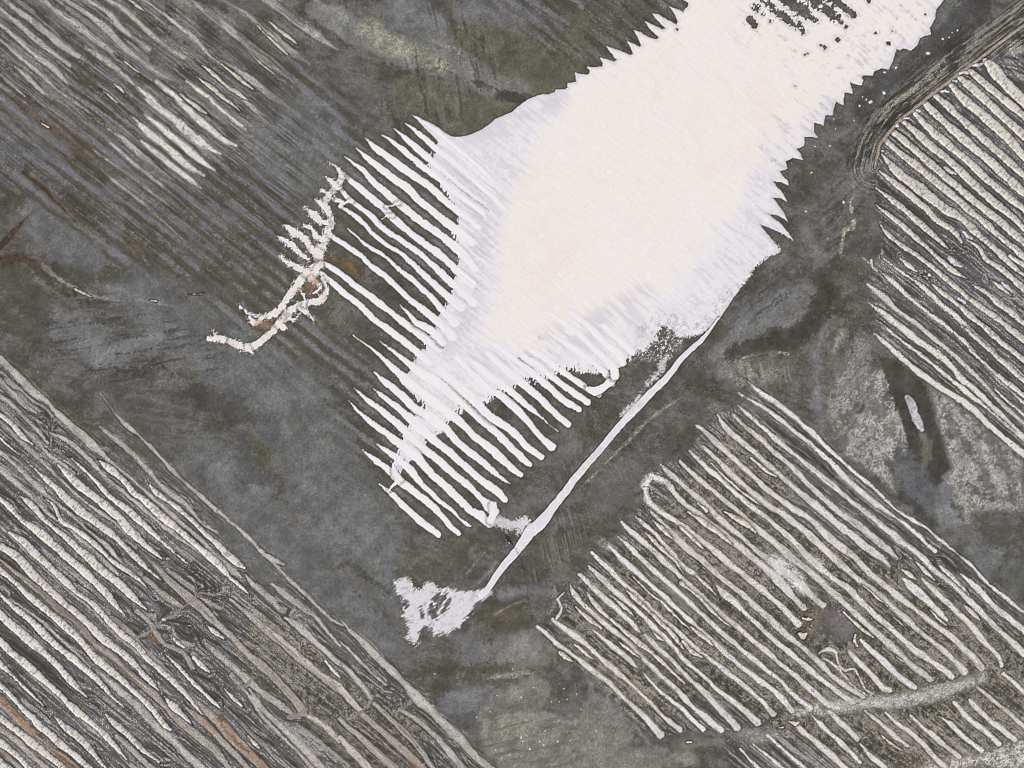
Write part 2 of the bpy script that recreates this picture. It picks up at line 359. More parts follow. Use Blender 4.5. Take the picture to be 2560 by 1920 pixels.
PALE_UL = """
a0,60,16 120,150,28 230,250,38 330,330,28 450,420,16
a30,0,20 150,90,30 260,180,35 380,280,38 500,360,30
a270,0,24 380,80,34 500,170,44 620,260,40 720,330,20
a430,0,16 560,90,30 650,160,46 720,220,44 800,310,36 900,380,28 1000,460,28 1090,510,10
a700,0,24 830,90,28 950,200,28 1070,300,18 1180,370,24
a570,0,16 700,90,34 760,160,30 830,220,20 960,320,18
a550,310,20 650,370,46 760,450,28 870,550,12
a0,160,22 100,240,24 240,370,26 350,450,36 440,540,16
a0,260,14 120,360,16 250,470,20 360,570,14 600,740,10
a100,430,16 170,490,34 250,570,24 340,640,8
a0,480,14 60,530,16 160,620,10
a940,640,30 1100,750,46 1200,840,52 1300,920,46 1420,990,14
a1100,610,20 1200,700,34 1300,790,38 1400,870,34 1520,940,10
a930,740,30 1050,830,40 1180,940,46 1290,1030,46 1390,1100,12
a850,750,14 950,850,44 1080,950,50 1200,1060,50 1310,1130,10
a900,900,14 1000,980,34 1100,1060,36 1200,1140,30 1290,1210,6
a700,830,8 800,900,24 900,990,26 1000,1070,16 1100,1150,8
a600,960,6 720,1050,12 850,1140,18 980,1240,14 1120,1350,6
a680,900,10 780,980,22 900,1080,22 1000,1160,18 1120,1260,14 1280,1400,6
a650,1090,6 770,1190,14 900,1290,12 1050,1420,12 1200,1560,6
a1230,0,14 1330,90,28 1450,180,28 1600,300,28 1750,420,30 1880,520,8
a1490,30,12 1600,100,28 1700,190,24 1850,310,34 1990,410,12
a1720,0,36 1830,80,42 1950,170,42 2050,240,36 2170,315,8
a1440,390,20 1600,500,40 1720,600,42 1800,665,8
a1360,480,12 1500,590,30 1640,700,34 1740,770,10
a1200,520,14 1350,640,24 1500,770,24 1580,830,8
a1050,80,16 1160,170,30 1260,260,34 1340,350,20 1420,410,14
a960,20,12 1080,110,20 1200,210,16
a1560,290,10 1680,400,24 1800,500,24 1880,560,8
a1330,60,14 1420,130,24 1520,210,16
a880,560,12 980,640,30 1060,700,14
a1000,520,14 1100,600,24 1180,660,14
"""
CREAM_UL = """
a1300,420,8 1360,460,28 1450,540,28 1550,615,30 1610,655,6
a1260,490,8 1340,545,34 1430,620,30 1550,715,6
a1420,405,6 1500,470,24 1570,530,26 1640,585,6
a1650,160,6 1720,230,18 1800,300,30 1860,350,8
a1730,140,8 1810,200,28 1910,280,8
a1160,610,14 1230,660,30 1310,720,24 1360,750,6
a1630,360,6 1700,430,14 1820,510,6
a730,545,8 770,575,28 800,600,6
a640,570,5 700,620,14 760,670,4
a770,370,5 830,420,14 890,465,4
a830,5,12 880,35,28 950,85,4
a265,790,14 310,820,20
d480,210,14 530,235,30 590,262,14
d970,288,12 1005,292,12
d1215,242,8 1290,243,6 1310,238,4
"""
PAN = """b2212,-60 2212,75 2165,60 2120,40 2150,90 2170,140 2165,160 2100,125 2050,90 2005,85 2030,120 2095,180 2070,185 2020,160 1960,135 1985,180
2050,235 2040,255 1990,240 1930,210 1880,195 1910,240 1935,290 1925,300 1885,280 1845,265 1870,310 1885,345 1865,355 1800,325 1715,290 1745,340 1780,385
1765,400 1720,380 1670,370 1690,400 1690,430 1650,432 1585,425 1605,455 1600,478 1560,478 1510,465 1520,500 1520,525 1490,535 1465,535 1465,560 1445,572
1385,570 1380,590 1340,605 1270,615 1210,640 1150,680 1115,710 1060,740 1000,770 950,810 900,840 830,868 780,880 740,880 700,865 650,835 600,800 540,770
500,745 470,738 540,820 635,915 600,985 560,1060 600,1140 700,1260 770,1380 760,1440 720,1500 760,1570 e760,40 750,120 735,200 700,290 640,370
610,460 570,510 535,590 480,670 450,740 380,800 440,860 540,960 480,1020 450,1090 400,1160 350,1330 390,1400 430,1330 520,1270 560,1180 640,1150 700,1080 760,1000
840,960 960,950 1010,880 1100,850 1210,800 1310,790 1380,760 1450,730 1560,740 1640,760 1720,730 1800,720 1830,700 1880,640 1950,600 2010,560 2080,450
f0,520 60,520 150,500 200,470 250,420 330,290 430,150 500,60 560,0 c590,1646 640,1625 645,1600 610,1560 560,1500 515,1440 580,1465 650,1500 735,1558 715,1520 670,1465 640,1430 600,1400 565,1372 630,1385 695,1425 670,1370 625,1310 595,1270 645,1275 690,1298 665,1250 625,1200 600,1163 650,1170 695,1192 690,1160 660,1130 640,1100 690,1085 680,1035 730,1015
790,1030 770,990 745,960 790,945 800,930 800,880 850,880 890,890 860,850 865,790 900,800 925,810 935,740 985,745 990,700 1005,655 1050,680 1060,595 1110,605
1090,530 1130,545 1165,550 1185,485 1240,490 1250,460 1290,440 1340,445 1370,390 1385,330 1440,310 1485,320 1530,285 1545,245 1620,225 1610,180
1640,120 1650,60 1700,0 1740,-60"""
SPLASH = """h350,450 440,430 470,510 540,500 560,460 640,490 720,500 800,515 860,515 920,495 960,520 900,580 860,610 830,660 790,700 765,745 740,740 700,770
620,800 590,770 570,730 540,735 510,770 510,830 480,850 455,840 440,760 420,700 405,660 420,610 450,600 420,560 380,540"""
SPLASH_HOLES = "h590,590,20 590,640,50 610,670,50|h640,520,20 620,560,60|h680,530,30 640,590,40 620,620,30|h710,570,30 660,640,30|h520,610,24 530,680,20|h420,615,14 430,600,14|h700,580,30 660,640,30"
CAUSEWAY = "f250,400,14 200,470,20 150,530,34 60,610,40 0,670,44 e2100,780,50 2000,880,56 1900,980,60 1800,1095,54 1700,1210,50 1580,1350,54 1450,1510,60 1360,1625,66 h1290,70,90 1220,130,90 1150,230,66 1060,335,56 1000,420,50 950,490,46 905,535,40"
HOLES = """c20,30,60
c490,55,50
c450,120,50 480,165,40
c525,90,20
c580,140,16
c530,0,20 620,70,50 700,130,56 740,170,40
c760,150,50 800,215,24
c640,-20,20 720,30,80 800,80,70 860,130,30
c830,-20,50 930,50,80 1000,110,50 1040,150,20
c980,-10,60 1030,30,50
c905,290,20
c930,305,26
c1015,252,30
c1340,280,26
c1258,210,16
c1365,197,16
c885,130,20
c740,550,8
c1210,5,30
c800,350,16
c1090,55,10
c1065,170,20
c820,340,10
c1578,90,8
c1400,325,18
c1180,500,20
e1280,523,5
b1285,0,4
b2165,185,18
c1040,150,16"""
TRACK = "c2240,140,20 2140,210,20 2050,280,20 1960,350,20 1850,430,20 1770,490,20 1700,545,20 1600,625,18 1500,705,18 1430,760,18 1380,805,18 1330,870,18 1290,930,16 1265,1020,16 1250,1080,10"
# patches of the flat: colour r,g,b ; softness ; strength ; points
PATCH = """
114,114,119;60;.8;d300,330,120 560,560,260 700,620,220
112,112,118;40;.75;d900,560,160 1150,480,130
88,85,76;30;.7;d1200,160,80 1350,130,120 1500,250,140
82,80,70;30;.8;d100,150,260 250,330,180 150,450,160
80,78,68;30;.8;d450,150,220 700,100,120 900,130,70
112,112,118;30;.7;d720,200,60 850,230,110 950,210,80
80,77,68;20;.75;d720,340,80 850,380,110 900,420,50
99,100,104;20;.7;d930,430,70 1000,380,50
112,111,112;50;.75;d1180,640,140 1350,700,200 1450,800,160 1650,950,140
88,85,80;50;.7;d700,800,140 900,800,200 1150,960,200
90,88,84;60;.6;d800,1000,250 1000,1150,260
106,107,104;70;.7;d1700,1050,260 1900,1250,300 2100,1500,300
106,107,110;60;.7;d1400,1300,160 1500,1500,220 1650,1600,200
86,84,70;14;.85;d1620,1200,60 1680,1280,110 1700,1370,60
110,109,104;80;.7;h100,100,260 150,350,300 250,550,200
113,113,118;60;.7;h330,120,160 300,420,110 380,700,100
115,115,120;50;.7;h80,620,130 300,900,110 450,1000,80
86,84,74;30;.75;h750,200,200 700,350,150
84,81,70;20;.85;h850,650,80 1000,650,200 1150,700,200 1150,580,100
88,85,76;24;.8;h1250,350,180 1350,250,220 1250,470,60
120,120,126;20;.8;h1050,540,50 1200,510,60 1350,510,50
113,114,119;30;.8;h700,780,60 800,840,110 900,870,110
124,122,116;40;.85;h1000,950,160 1250,900,220
84,82,72;20;.75;h700,950,70 900,1020,60 600,1140,60
92,89,80;20;.7;h850,1100,80 1000,1080,70
165,160,156;10;.8;h950,1070,24 1040,1055,44 1120,1050,40 1240,1035,6
127,125,116;24;1;h1250,1150,200 1100,1350,420 1250,1500,500 1500,1450,300
107,107,112;36;.75;h700,1250,130 850,1180,60
90,90,92;30;.7;h760,1340,70 850,1300,40
125,123,115;24;1;h1650,1300,240 1800,1450,160 1500,1600,220 i50,1580,110
128,129,128;10;.7;h1600,1080,30 1640,1200,30 1800,1290,16 1900,1380,14 2000,1500,24 2100,1530,14
150,146,138;10;.7;h1350,650,20 1390,560,20 1380,480,14
150,147,138;30;.45;f300,700,160 450,780,180 650,750,120
130,128,120;24;.55;f200,680,60 400,640,50 600,620,50
188,184,177;6;1;f350,670,12 450,640,18 600,615,22 700,630,14
78,76,66;50;.85;f250,480,160 450,540,120 700,350,160 1000,300,160 950,200,120
100,101,104;40;.8;f350,420,110 550,330,160 700,230,100
84,82,74;30;.7;f300,600,60 100,800,70 0,850,60
128,128,134;30;.85;f930,460,50 880,620,70 880,800,70 900,1000,60 920,1180,30
134,132,128;50;.9;f1180,600,160 1120,800,220 1020,950,200 1040,1100,140
160,155,144;20;.75;f1040,500,60 980,620,50
110,108,102;20;.8;f1000,680,120 1050,720,80
164,162,157;14;.92;@f1230,740 1320,720 1350,800 1390,950 1440,1080 1470,1190 1450,1290 1380,1330 1310,1300 1360,1400 1405,1540 1300,1440 1150,1340 1060,1270 1080,1120 1150,1090 1130,1020 1200,1000 1180,820
104,103,98;10;.6;f1260,760,40 1230,850,40 1250,960,40 1300,1060,30
110,109,104;10;.5;f1330,860,24 1360,980,24 1340,1100,40 1300,1200,40
70,69,62;10;.95;@f1330,640 1280,670 1310,760 1355,850 1385,950 1420,1060 1465,1180 1470,1270 1420,1310 1395,1400 1410,1500 1440,1600 1560,1646 1640,1500 1690,1450 1745,1380 1720,1270 1680,1130 1640,1000 1600,870 1540,780 1450,700
88,86,80;14;.6;f1440,780,50 1480,860,50
112,109,100;10;.8;f1540,1110,40 1580,1200,70 1590,1290,60 1560,1370,30
60,60,54;6;.6;f1460,900,14 1480,1000,14 1520,1120,12 1560,1230,10
156,154,150;20;.85;@f1600,820 1750,900 1950,1060 2212,1280 2212,1646 1860,1646 1760,1590 1690,1420 1740,1370 1700,1200 1650,1050
104,104,103;14;.8;f1720,1050,60 1760,1120,80 1850,1230,70 1960,1380,70 2000,1520,60
110,110,108;14;.7;f1950,1150,60 2050,1280,60 2130,1420,70
98,98,98;14;.7;f1880,1480,50 1960,1560,50 2120,1550,90
168,166,160;10;.6;f1850,1300,50 1900,1380,60 1800,1320,40
112,112,108;20;.8;f1230,850,50 1220,950,50 1320,1000,40
104,105,110;30;.9;f1420,1300,120 1500,1450,200 1650,1600,140
125,126,131;30;.9;f1700,1500,70 1700,1640,90 i1750,80,110
72,72,72;20;.85;f1330,1440,60 1400,1520,50 1500,1600,60 i1560,60,80 1650,140,40
155,152,144;16;.8;f1740,1420,40 1830,1560,50 i1850,60,40
170,166,156;20;.8;f1330,1430,80 1380,1510,30
150,146,136;30;.5;f250,1000,60 180,960,60
98,97,94;30;.7;f100,960,120
113,114,118;40;.8;i1900,200,120 1950,350,130 2000,300,140
96,98,92;40;.8;i2150,420,200
90,88,82;40;.5;i2050,120,120
100,97,82;24;.8;F960,90,80 1060,110,130 1160,150,130 1220,140,90
99,96,82;24;.8;F900,210,110 960,250,110 1060,240,80
98,95,82;40;.7;F1250,70,100 1330,110,70
122,122,117;16;1;F690,20,50 800,80,64 900,120,64 990,140,60 1060,180,50 1130,195,30
66,65,60;8;.8;F1080,205,20 1140,215,24
66,65,60;8;.6;F860,160,10 950,150,8 1060,190,8
138,137,130;8;.7;F700,10,8 800,66,8 880,100,10
118,118,118;8;.7;F780,30,20 800,60,14 780,90,14
150,150,150;8;.5;F900,70,14 940,90,14 990,110,14
150,147,128;20;.6;F800,60,50 850,100,50 950,140,44
116,117,122;40;.8;F870,30,90 940,60,60 960,90,30
114,114,119;20;.7;F1000,20,40 1080,40,40 1120,70,20
114,114,119;16;.7;F1090,0,20 1160,50,30
94,92,82;30;.7;F1300,40,100 1400,60,100
88,86,76;30;.6;F700,430,160 780,520,120
119,120,125;40;.5;F640,300,220 740,400,80
114,114,120;30;.5;F60,330,160 150,250,60
109,110,115;30;.75;F60,460,60 130,520,80 200,560,60
80,76,64;20;.85;a180,1080,46 300,1180,46 420,1270,46 520,1350,40 700,1500,24 800,1600,20
78,74,62;20;.8;a100,1300,130
80,78,70;20;.7;a0,1050,50 90,1090,40
150,147,140;14;.6;a1150,80,90 1220,150,90 1270,230,60
150,147,140;16;.6;a1230,30,60 1330,60,60
72,72,70;12;.85;a1080,60,70 1120,120,40
72,72,70;12;.85;a1360,30,60 1430,70,70
76,76,74;12;.85;a1350,150,70 1380,170,60
145,142,135;14;.6;a1050,260,50 1160,330,70 1250,370,60
140,137,130;30;.5;a980,620,120 1150,800,140 1250,950,120
62,60,52;20;.8;a1110,690,50 1200,760,50 1290,830,50 1380,900,30
76,76,76;16;.7;a1200,440,60 1150,520,60
66,64,58;8;.8;a900,80,12 1050,190,22 1160,260,30 1225,300,10
70,68,62;8;.8;a750,360,8 870,460,18 1000,545,8
70,70,70;40;.6;F2100,40,100 1950,180,90 1880,260,80
113,113,118;16;.6;c1700,350,30 1620,430,40 1300,620,50
115,116,121;14;.6;c980,900,40 1130,800,40
115,115,120;14;.6;c1040,1010,30 1080,1060,30
115,115,120;20;.5;c900,1400,60 960,1500,60
110,110,116;24;.5;c1230,1300,60 1250,1480,60
98,96,92;40;.6;c1500,1560,20
130,129,124;30;.85;c2000,1640,10
182,176,160;7;.85;c1820,370,30 1650,480,40 1450,620,36 1330,710,26 1240,790,20
186,180,164;6;1;c1220,800,24 1230,840,20|186,180,164;6;1;c1170,890,26 1150,960,28 1115,1040,22 1135,1060,10
186,180,164;6;1;c1110,1080,30 1115,1130,16
186,180,164;6;1;c1105,1190,20 1130,1230,20 1095,1300,20 1105,1360,14
186,180,164;6;1;c1120,1420,24 1110,1470,24 1060,1480,20 1040,1560,18 1035,1640,16
60,60,58;12;.6;c2212,190,40 2080,290,30 1900,380,26 1760,420,30
60,60,58;12;.6;c1560,620,40 1400,740,50 1300,820,50
190,186,180;20;.8;c2150,300,100 2200,420,120
66,64,58;10;.8;c2070,360,40 2120,420,40 2180,500,20
60,60,60;30;.8;c2212,250,60 2160,230,40
119,120,125;20;.7;c1720,60,60 1700,120,60 1650,170,40
120,112,110;10;.5;F960,90,3 1050,150,4 1140,210,3
160,153,138;6;.8;e2212,900,10 2100,970,16 1980,1060,18 1850,1190,14 1700,1340,10 1560,1480,6
116,114,114;20;.75;e1500,1080,60 1480,1250,100 1300,1330,60
114,114,116;16;.6;e1350,1550,80 1200,1600,80
112,110,107;24;.7;e1850,1400,200 1700,1550,200
180,175,170;12;.7;h1050,50,20 1150,80,50 1200,60,40
130,130,134;10;.7;h850,480,20 950,400,40 1000,320,20
176,170,158;8;.5;h1180,570,16 1100,600,16 1000,660,16
170,162,140;6;.5;h930,260,16 870,330,12 810,400,10
92,74,50;14;.6;d1730,440,60 1800,460,20
66,63,54;8;.7;d0,30,60 120,10,50 220,60,50 320,160,60 450,270,30 600,300,20
70,66,56;8;.7;d350,50,20 480,180,20 620,250,20
130,127,122;4;1;d270,60,14 400,160,20 560,240,24 700,275,20 900,285,16 1120,325,10
118,118,120;12;.8;d700,200,50 820,230,90 960,200,50 1050,190,20
128,127,126;18;.7;d880,560,60 1000,510,60 1130,460,60
126,126,129;16;.7;d560,580,120 640,660,130 800,620,100
66,65,60;16;.7;d560,740,30 750,730,30 900,740,30 1000,700,40 1150,780,40
112,110,104;30;.55;d1750,900,100 1900,1100,160 2100,1250,160
66,66,66;14;.7;h110,160,40 125,175,30
70,70,70;14;.6;h45,320,30 320,520,40
118,118,122;20;.7;h150,130,60 330,230,60 300,420,60
120,120,124;24;.6;F480,1020,60 560,1060,60
116,116,118;24;.6;F640,1060,60 700,1150,80 760,1180,60
70,69,64;20;.6;F430,860,60 560,900,60 600,960,40
126,125,124;16;.6;F1090,1400,60 1150,1380,40 1010,1430,40
124,124,128;14;.7;F980,1520,50 1050,1500,50
76,74,64;10;.6;F890,1460,30 960,1450,20 1100,1440,20
132,131,126;10;.5;F1240,1560,20 1300,1590,20
124,124,127;20;.7;F1700,700,40 1740,640,60 1640,690,60 1560,780,60
64,62,54;16;.7;F1580,760,30 1680,740,50 1760,690,50 1780,640,40
124,124,126;16;.6;F1770,560,30 1740,500,30
120,120,124;16;.6;F1870,330,24 1820,420,24 1960,260,30
116,114,104;16;.6;F2100,120,24 1980,230,20
64,62,56;14;.7;F2060,110,60 1990,170,50 1900,260,40 1840,360,30
150,146,136;8;.8;c1700,410,50 1560,530,50 1400,650,50 1270,760,40
66,64,58;4;.7;c1640,500,6 1480,620,6 1330,730,6
66,64,58;4;.7;c1720,400,5 1580,500,5
96,80,60;20;.5;d1350,250,40 1300,350,30 d1180,260,30
148,110,84;10;.7;d2010,200,30 1990,250,30
100,84,58;20;.6;d2080,20,80 e100,60,60
102,88,66;30;.5;e0,60,50 60,120,50 0,360,80
108,109,108;60;.75;F540,760,100 620,860,170 700,1000,160 760,1120,170
106,107,110;60;.7;F440,1000,120 560,1180,200 680,1330,200 840,1400,90
104,105,106;50;.6;F300,640,120 420,700,140 500,800,120
84,84,86;24;.6;F520,940,40 540,1020,50 590,1040,40
"""
# small lone lumps of salt: x,y,size
LUMPS = "c1225,655,22 1595,342,24 1312,598,20 1390,435,14 1198,640,12 1155,680,14 963,938,12 868,942,10 1690,250,14 1730,240,10 1785,195,12 1750,210,8 890,520,8 1120,775,8 845,1110,12 808,1360,12 1052,1300,16 948,1535,8 1315,465,14 1000,830,8 1175,622,8 905,40,26 990,765,8 h1165,1450,12 1285,1475,10 1320,1408,10 1220,1525,12 1090,1560,10 1360,1220,8 1410,1220,8 1460,1205,8 1440,1135,8 1165,1190,10 1245,1130,8 1010,1180,8 965,1285,8 880,1320,8 1400,1475,12 1310,1500,10 1175,1475,8 1550,1270,8 1520,1170,8 1650,1410,8 1480,1470,8 1000,1530,8 610,1040,8 540,485,12 1110,1010,8 540,1620,8"
WHITEPATCH = """f1460,910,34 1495,955,54 1500,1000,54 1530,1070,58 1555,1115,34
c1880,420,8 1910,418,24 1945,412,10
c1800,472,10 1835,465,22 1850,475,8
c1680,590,12 1705,585,18 1730,595,6
c1755,515,10 1775,520,22
c1440,765,14 1470,762,10
c1390,805,18 1410,812,8
c1520,708,14 1545,712,8
c1300,968,12 1312,972,8
c1820,1495,12 1850,1520,22 1880,1535,12
c2140,1600,8 2170,1630,18
f1730,10,22 1770,50,28 1810,72,8
f2070,175,12 2110,205,20 2145,235,6
f1790,275,14 1830,300,14
f1600,125,20
c1700,1075,10 1740,1105,20 1775,1118,8
c2050,1520,6 2090,1560,10
g1050,695,18 1062,697,16"""

FIELD_LL = "s-900,100 0,950 d0,700 200,870 400,1030 640,1240 900,1400 1200,1620 g1350,150 1600,380 1750,460 1900,600 2050,700 2186,900 h120,1000 250,950 420,1110 600,1280 1000,1646 s1500,2400 -900,2600"
FIELD_LR = "h1260,720 1380,690 1480,500 1620,350 1800,160 1900,30 e1960,1440 2080,1330 f60,1250 240,1010 430,930 900,1200 1400,1640 i1800,300 2212,650 s2900,1900 2900,2300 1900,2100 i300,1530 250,1430 0,1420 h2100,1440 1950,1400 1500,950"
FIELD_R = "c1850,430 1300,880 1260,1000 1250,1300 1290,1600 f1200,170 1300,560 1700,880 2000,1120 2212,1300 s2900,1500 2900,0 c2212,330"

PATCH_OVER = """
196,193,188;26;.9;i760,1290,50 950,1250,100 1150,1230,100 1350,1220,90 1550,1180,90 1750,1130,70 1950,1060,40
194,191,186;40;.9;i1700,1640,100 1950,1590,110 2212,1560,190
108,107,104;16;.8;i1220,1265,60 1280,1280,40
120,120,118;24;.8;i300,1430,50 420,1440,60 560,1420,40
96,93,88;16;.95;i900,640,60 960,720,190 1050,760,140
120,112,118;16;.5;i1000,700,120 1060,740,90
118,106,88;10;.8;i880,670,40 860,780,30 890,820,30
62,60,54;8;.7;i1240,1255,40 1290,1275,50
150,146,138;16;.8;i380,1420,50 480,1440,80 560,1450,60
128,125,116;16;.8;i0,1500,60 150,1490,40 260,1470,40
"""

PATCH_WASH = """
212,209,206;12;.85;i600,300,70 680,380,120 740,440,120 800,500,60
205,202,198;10;.7;i840,300,60 900,340,60
218,216,215;8;.85;e1960,1480,50 2000,1420,60 2060,1440,40
200,197,192;8;.6;h1690,200,50 1740,230,50
190,187,182;10;.6;h1560,430,30 1510,480,20
176,174,170;14;.7;i1000,1240,60 1300,1230,80 1600,1180,80 1850,1090,60
"""

# ---------------------------------------------------------------- survey grid (in survey pixels, 2 px = 1 m cells)
STEP = 1.85
def axis(n):
    core = np.arange(-14, n + 15, STEP)
    out, d = [], STEP
    x = 0.0
    while x < 9000:
        d *= 1.09; x += d; out.append(x)
    out = np.array(out)
    return np.concatenate([(core[0] - out)[::-1], core, core[-1] + out])
XS, YS = axis(2560), axis(1920)
NX, NY = len(XS), len(YS)
PX, PY = np.meshgrid(XS, YS)
PX = PX.astype(np.float32); PY = PY.astype(np.float32)
LAT = np.random.rand(16, 256, 256).astype(np.float32)

def vn(x, y, k=0):
    """smooth value noise, -1..1"""
    xi = np.floor(x); yi = np.floor(y)
    fx = x - xi; fy = y - yi
    fx = fx * fx * (3 - 2 * fx); fy = fy * fy * (3 - 2 * fy)
    xi = xi.astype(np.int32) & 255; yi = yi.astype(np.int32) & 255
    x1 = (xi + 1) & 255; y1 = (yi + 1) & 255
    L = LAT[k % 16]
    a = L[yi, xi]; b = L[yi, x1]; c = L[y1, xi]; d = L[y1, x1]
    t = a + (b - a) * fx
    return 2 * (t + ((c + (d - c) * fx) - t) * fy) - 1

def fbm(x, y, s, k=0, octv=4):
    v = 0; amp = 1; tot = 0
    for o in range(octv):
        v = v + amp * vn(x / s + 17.3 * o, y / s - 9.1 * o, k + o); tot += amp
        amp *= 0.55; s *= 0.5
    return v / tot

def sst(a, b, x):
    t = np.clip((x - a) / (b - a), 0, 1)
    return t * t * (3 - 2 * t)

def rgb(r, g, b): return np.array([r, g, b], np.float32) / 255
def mix(col, c, m):
    m = m[..., None]
    return col * (1 - m) + (c if getattr(c, 'ndim', 1) > 1 else c[None, None, :]) * m

# a gentle warp makes every traced outline wander the way a real one does
WX = PX + 2.2 * fbm(PX, PY, 40, 1, 2) + 1.1 * fbm(PX, PY, 9, 3, 2)
WY = PY + 2.2 * fbm(PX, PY, 40, 5, 2) + 1.1 * fbm(PX, PY, 9, 7, 2)
# along / across the old furrows (they run down to the right at about 38 degrees)
CA, SA = math.cos(math.radians(38.5)), math.sin(math.radians(38.5))
U = WX * CA + WY * SA
V = -WX * SA + WY * CA
GR = np.random.rand(NY, NX).astype(np.float32)              # fine grain of the salt and mud
FRAY = fbm(PX, PY, 5, 2, 2)
FUR = fbm(U * 0.25, V, 4, 4, 2)

def smooth_pts(pts, step=9):
    """Catmull-Rom through the surveyed points; ends at the survey's edge are carried on outside"""
    P = [np.array(p, float) for p in pts]
    def out(p): return p[0] < 14 or p[1] < 14 or p[0] > 2546 or p[1] > 1906
    if len(P) > 1 and out(P[0]):
        d = P[0][:2] - P[1][:2]; d /= (np.linalg.norm(d) + 1e-6)
        P.insert(0, np.array([P[0][0] + d[0] * 40, P[0][1] + d[1] * 40, P[0][2]]))
    if len(P) > 1 and out(P[-1]):
        d = P[-1][:2] - P[-2][:2]; d /= (np.linalg.norm(d) + 1e-6)
        P.append(np.array([P[-1][0] + d[0] * 40, P[-1][1] + d[1] * 40, P[-1][2]]))
    if len(P) == 1: return np.array([P[0], P[0] + np.array([1.0, 0.6, 0])])
    Q = [2 * P[0] - P[1]] + P + [2 * P[-1] - P[-2]]
    res = []
    for a in range(1, len(Q) - 2):
        p0, p1, p2, p3 = Q[a - 1], Q[a], Q[a + 1], Q[a + 2]
        n = max(1, int(np.linalg.norm(p2[:2] - p1[:2]) / step))
        for t in range(n):
            u = t / n
            res.append(0.5 * ((2 * p1) + (-p0 + p2) * u + (2 * p0 - 5 * p1 + 4 * p2 - p3) * u * u + (-p0 + 3 * p1 - 3 * p2 + p3) * u ** 3))
    res.append(P[-1])
    r = np.array(res); r[:, 2] = np.maximum(r[:, 2], 0.8)
    return r

def window(x0, x1, y0, y1):
    return (np.searchsorted(YS, y0), np.searchsorted(YS, y1), np.searchsorted(XS, x0), np.searchsorted(XS, x1))

def stroke(pts, margin, X=None, Y=None, step=9):
    """signed distance (survey px, negative inside) to a ribbon of changing width"""
    X = WX if X is None else X; Y = WY if Y is None else Y
    r = smooth_pts(pts, step); mw = r[:, 2].max() / 2 + margin + 7
    i0, i1, j0, j1 = window(r[:, 0].min() - mw, r[:, 0].max() + mw, r[:, 1].min() - mw, r[:, 1].max() + mw)
    S = np.full((i1 - i0, j1 - j0), 999, np.float32)
    for k in range(len(r) - 1):
        ax, ay, aw = r[k]; bx, by, bw = r[k + 1]
        m = max(aw, bw) / 2 + margin + 7
        a0, a1, b0, b1 = window(min(ax, bx) - m, max(ax, bx) + m, min(ay, by) - m, max(ay, by) + m)
        if a1 <= a0 or b1 <= b0: continue
        xx = X[a0:a1, b0:b1]; yy = Y[a0:a1, b0:b1]
        dx, dy = bx - ax, by - ay; L = dx * dx + dy * dy + 1e-6
        t = np.clip(((xx - ax) * dx + (yy - ay) * dy) / L, 0, 1)
        d = np.sqrt((xx - ax - t * dx) ** 2 + (yy - ay - t * dy) ** 2) - (aw + (bw - aw) * t) / 2
        sub = S[a0 - i0:a1 - i0, b0 - j0:b1 - j0]
        np.minimum(sub, d, out=sub)
    return (slice(i0, i1), slice(j0, j1)), S

def polygon(pts, margin=60, X=None, Y=None):
    X = WX if X is None else X; Y = WY if Y is None else Y
    P = np.array([(p[0], p[1]) for p in pts])
    m = margin + 8
    i0, i1, j0, j1 = window(P[:, 0].min() - m, P[:, 0].max() + m, P[:, 1].min() - m, P[:, 1].max() + m)
    xx = X[i0:i1, j0:j1]; yy = Y[i0:i1, j0:j1]
    inside = np.zeros(xx.shape, bool); D = np.full(xx.shape, float(margin), np.float32)
    n = len(P)
    for k in range(n):
        ax, ay = P[k]; bx, by = P[(k + 1) % n]
        a0, a1, _, _ = window(0, 0, min(ay, by) - 10, max(ay, by) + 10)
        a0 = max(a0, i0); a1 = min(a1, i1)
        if a1 > a0 and abs(by - ay) > 1e-6:
            X2 = X[a0:a1, j0:j1]; Y2 = Y[a0:a1, j0:j1]
            c = ((ay > Y2) != (by > Y2)) & (X2 < (bx - ax) * (Y2 - ay) / (by - ay) + ax)
            inside[a0 - i0:a1 - i0] ^= c
        a0, a1, b0, b1 = window(min(ax, bx) - m, max(ax, bx) + m, min(ay, by) - m, max(ay, by) + m)
        a0 = max(a0, i0); a1 = min(a1, i1); b0 = max(b0, j0); b1 = min(b1, j1)
        if a1 <= a0 or b1 <= b0: continue
        X2 = X[a0:a1, b0:b1]; Y2 = Y[a0:a1, b0:b1]
        dx, dy = bx - ax, by - ay; L = dx * dx + dy * dy + 1e-6
        t = np.clip(((X2 - ax) * dx + (Y2 - ay) * dy) / L, 0, 1)
        d = np.sqrt((X2 - ax - t * dx) ** 2 + (Y2 - ay - t * dy) ** 2)
        sub = D[a0 - i0:a1 - i0, b0 - j0:b1 - j0]
        np.minimum(sub, d, out=sub)
    return (slice(i0, i1), slice(j0, j1)), np.where(inside, -D, D)

def lines(txt): return [l for l in txt.strip().splitlines() if l.strip()]

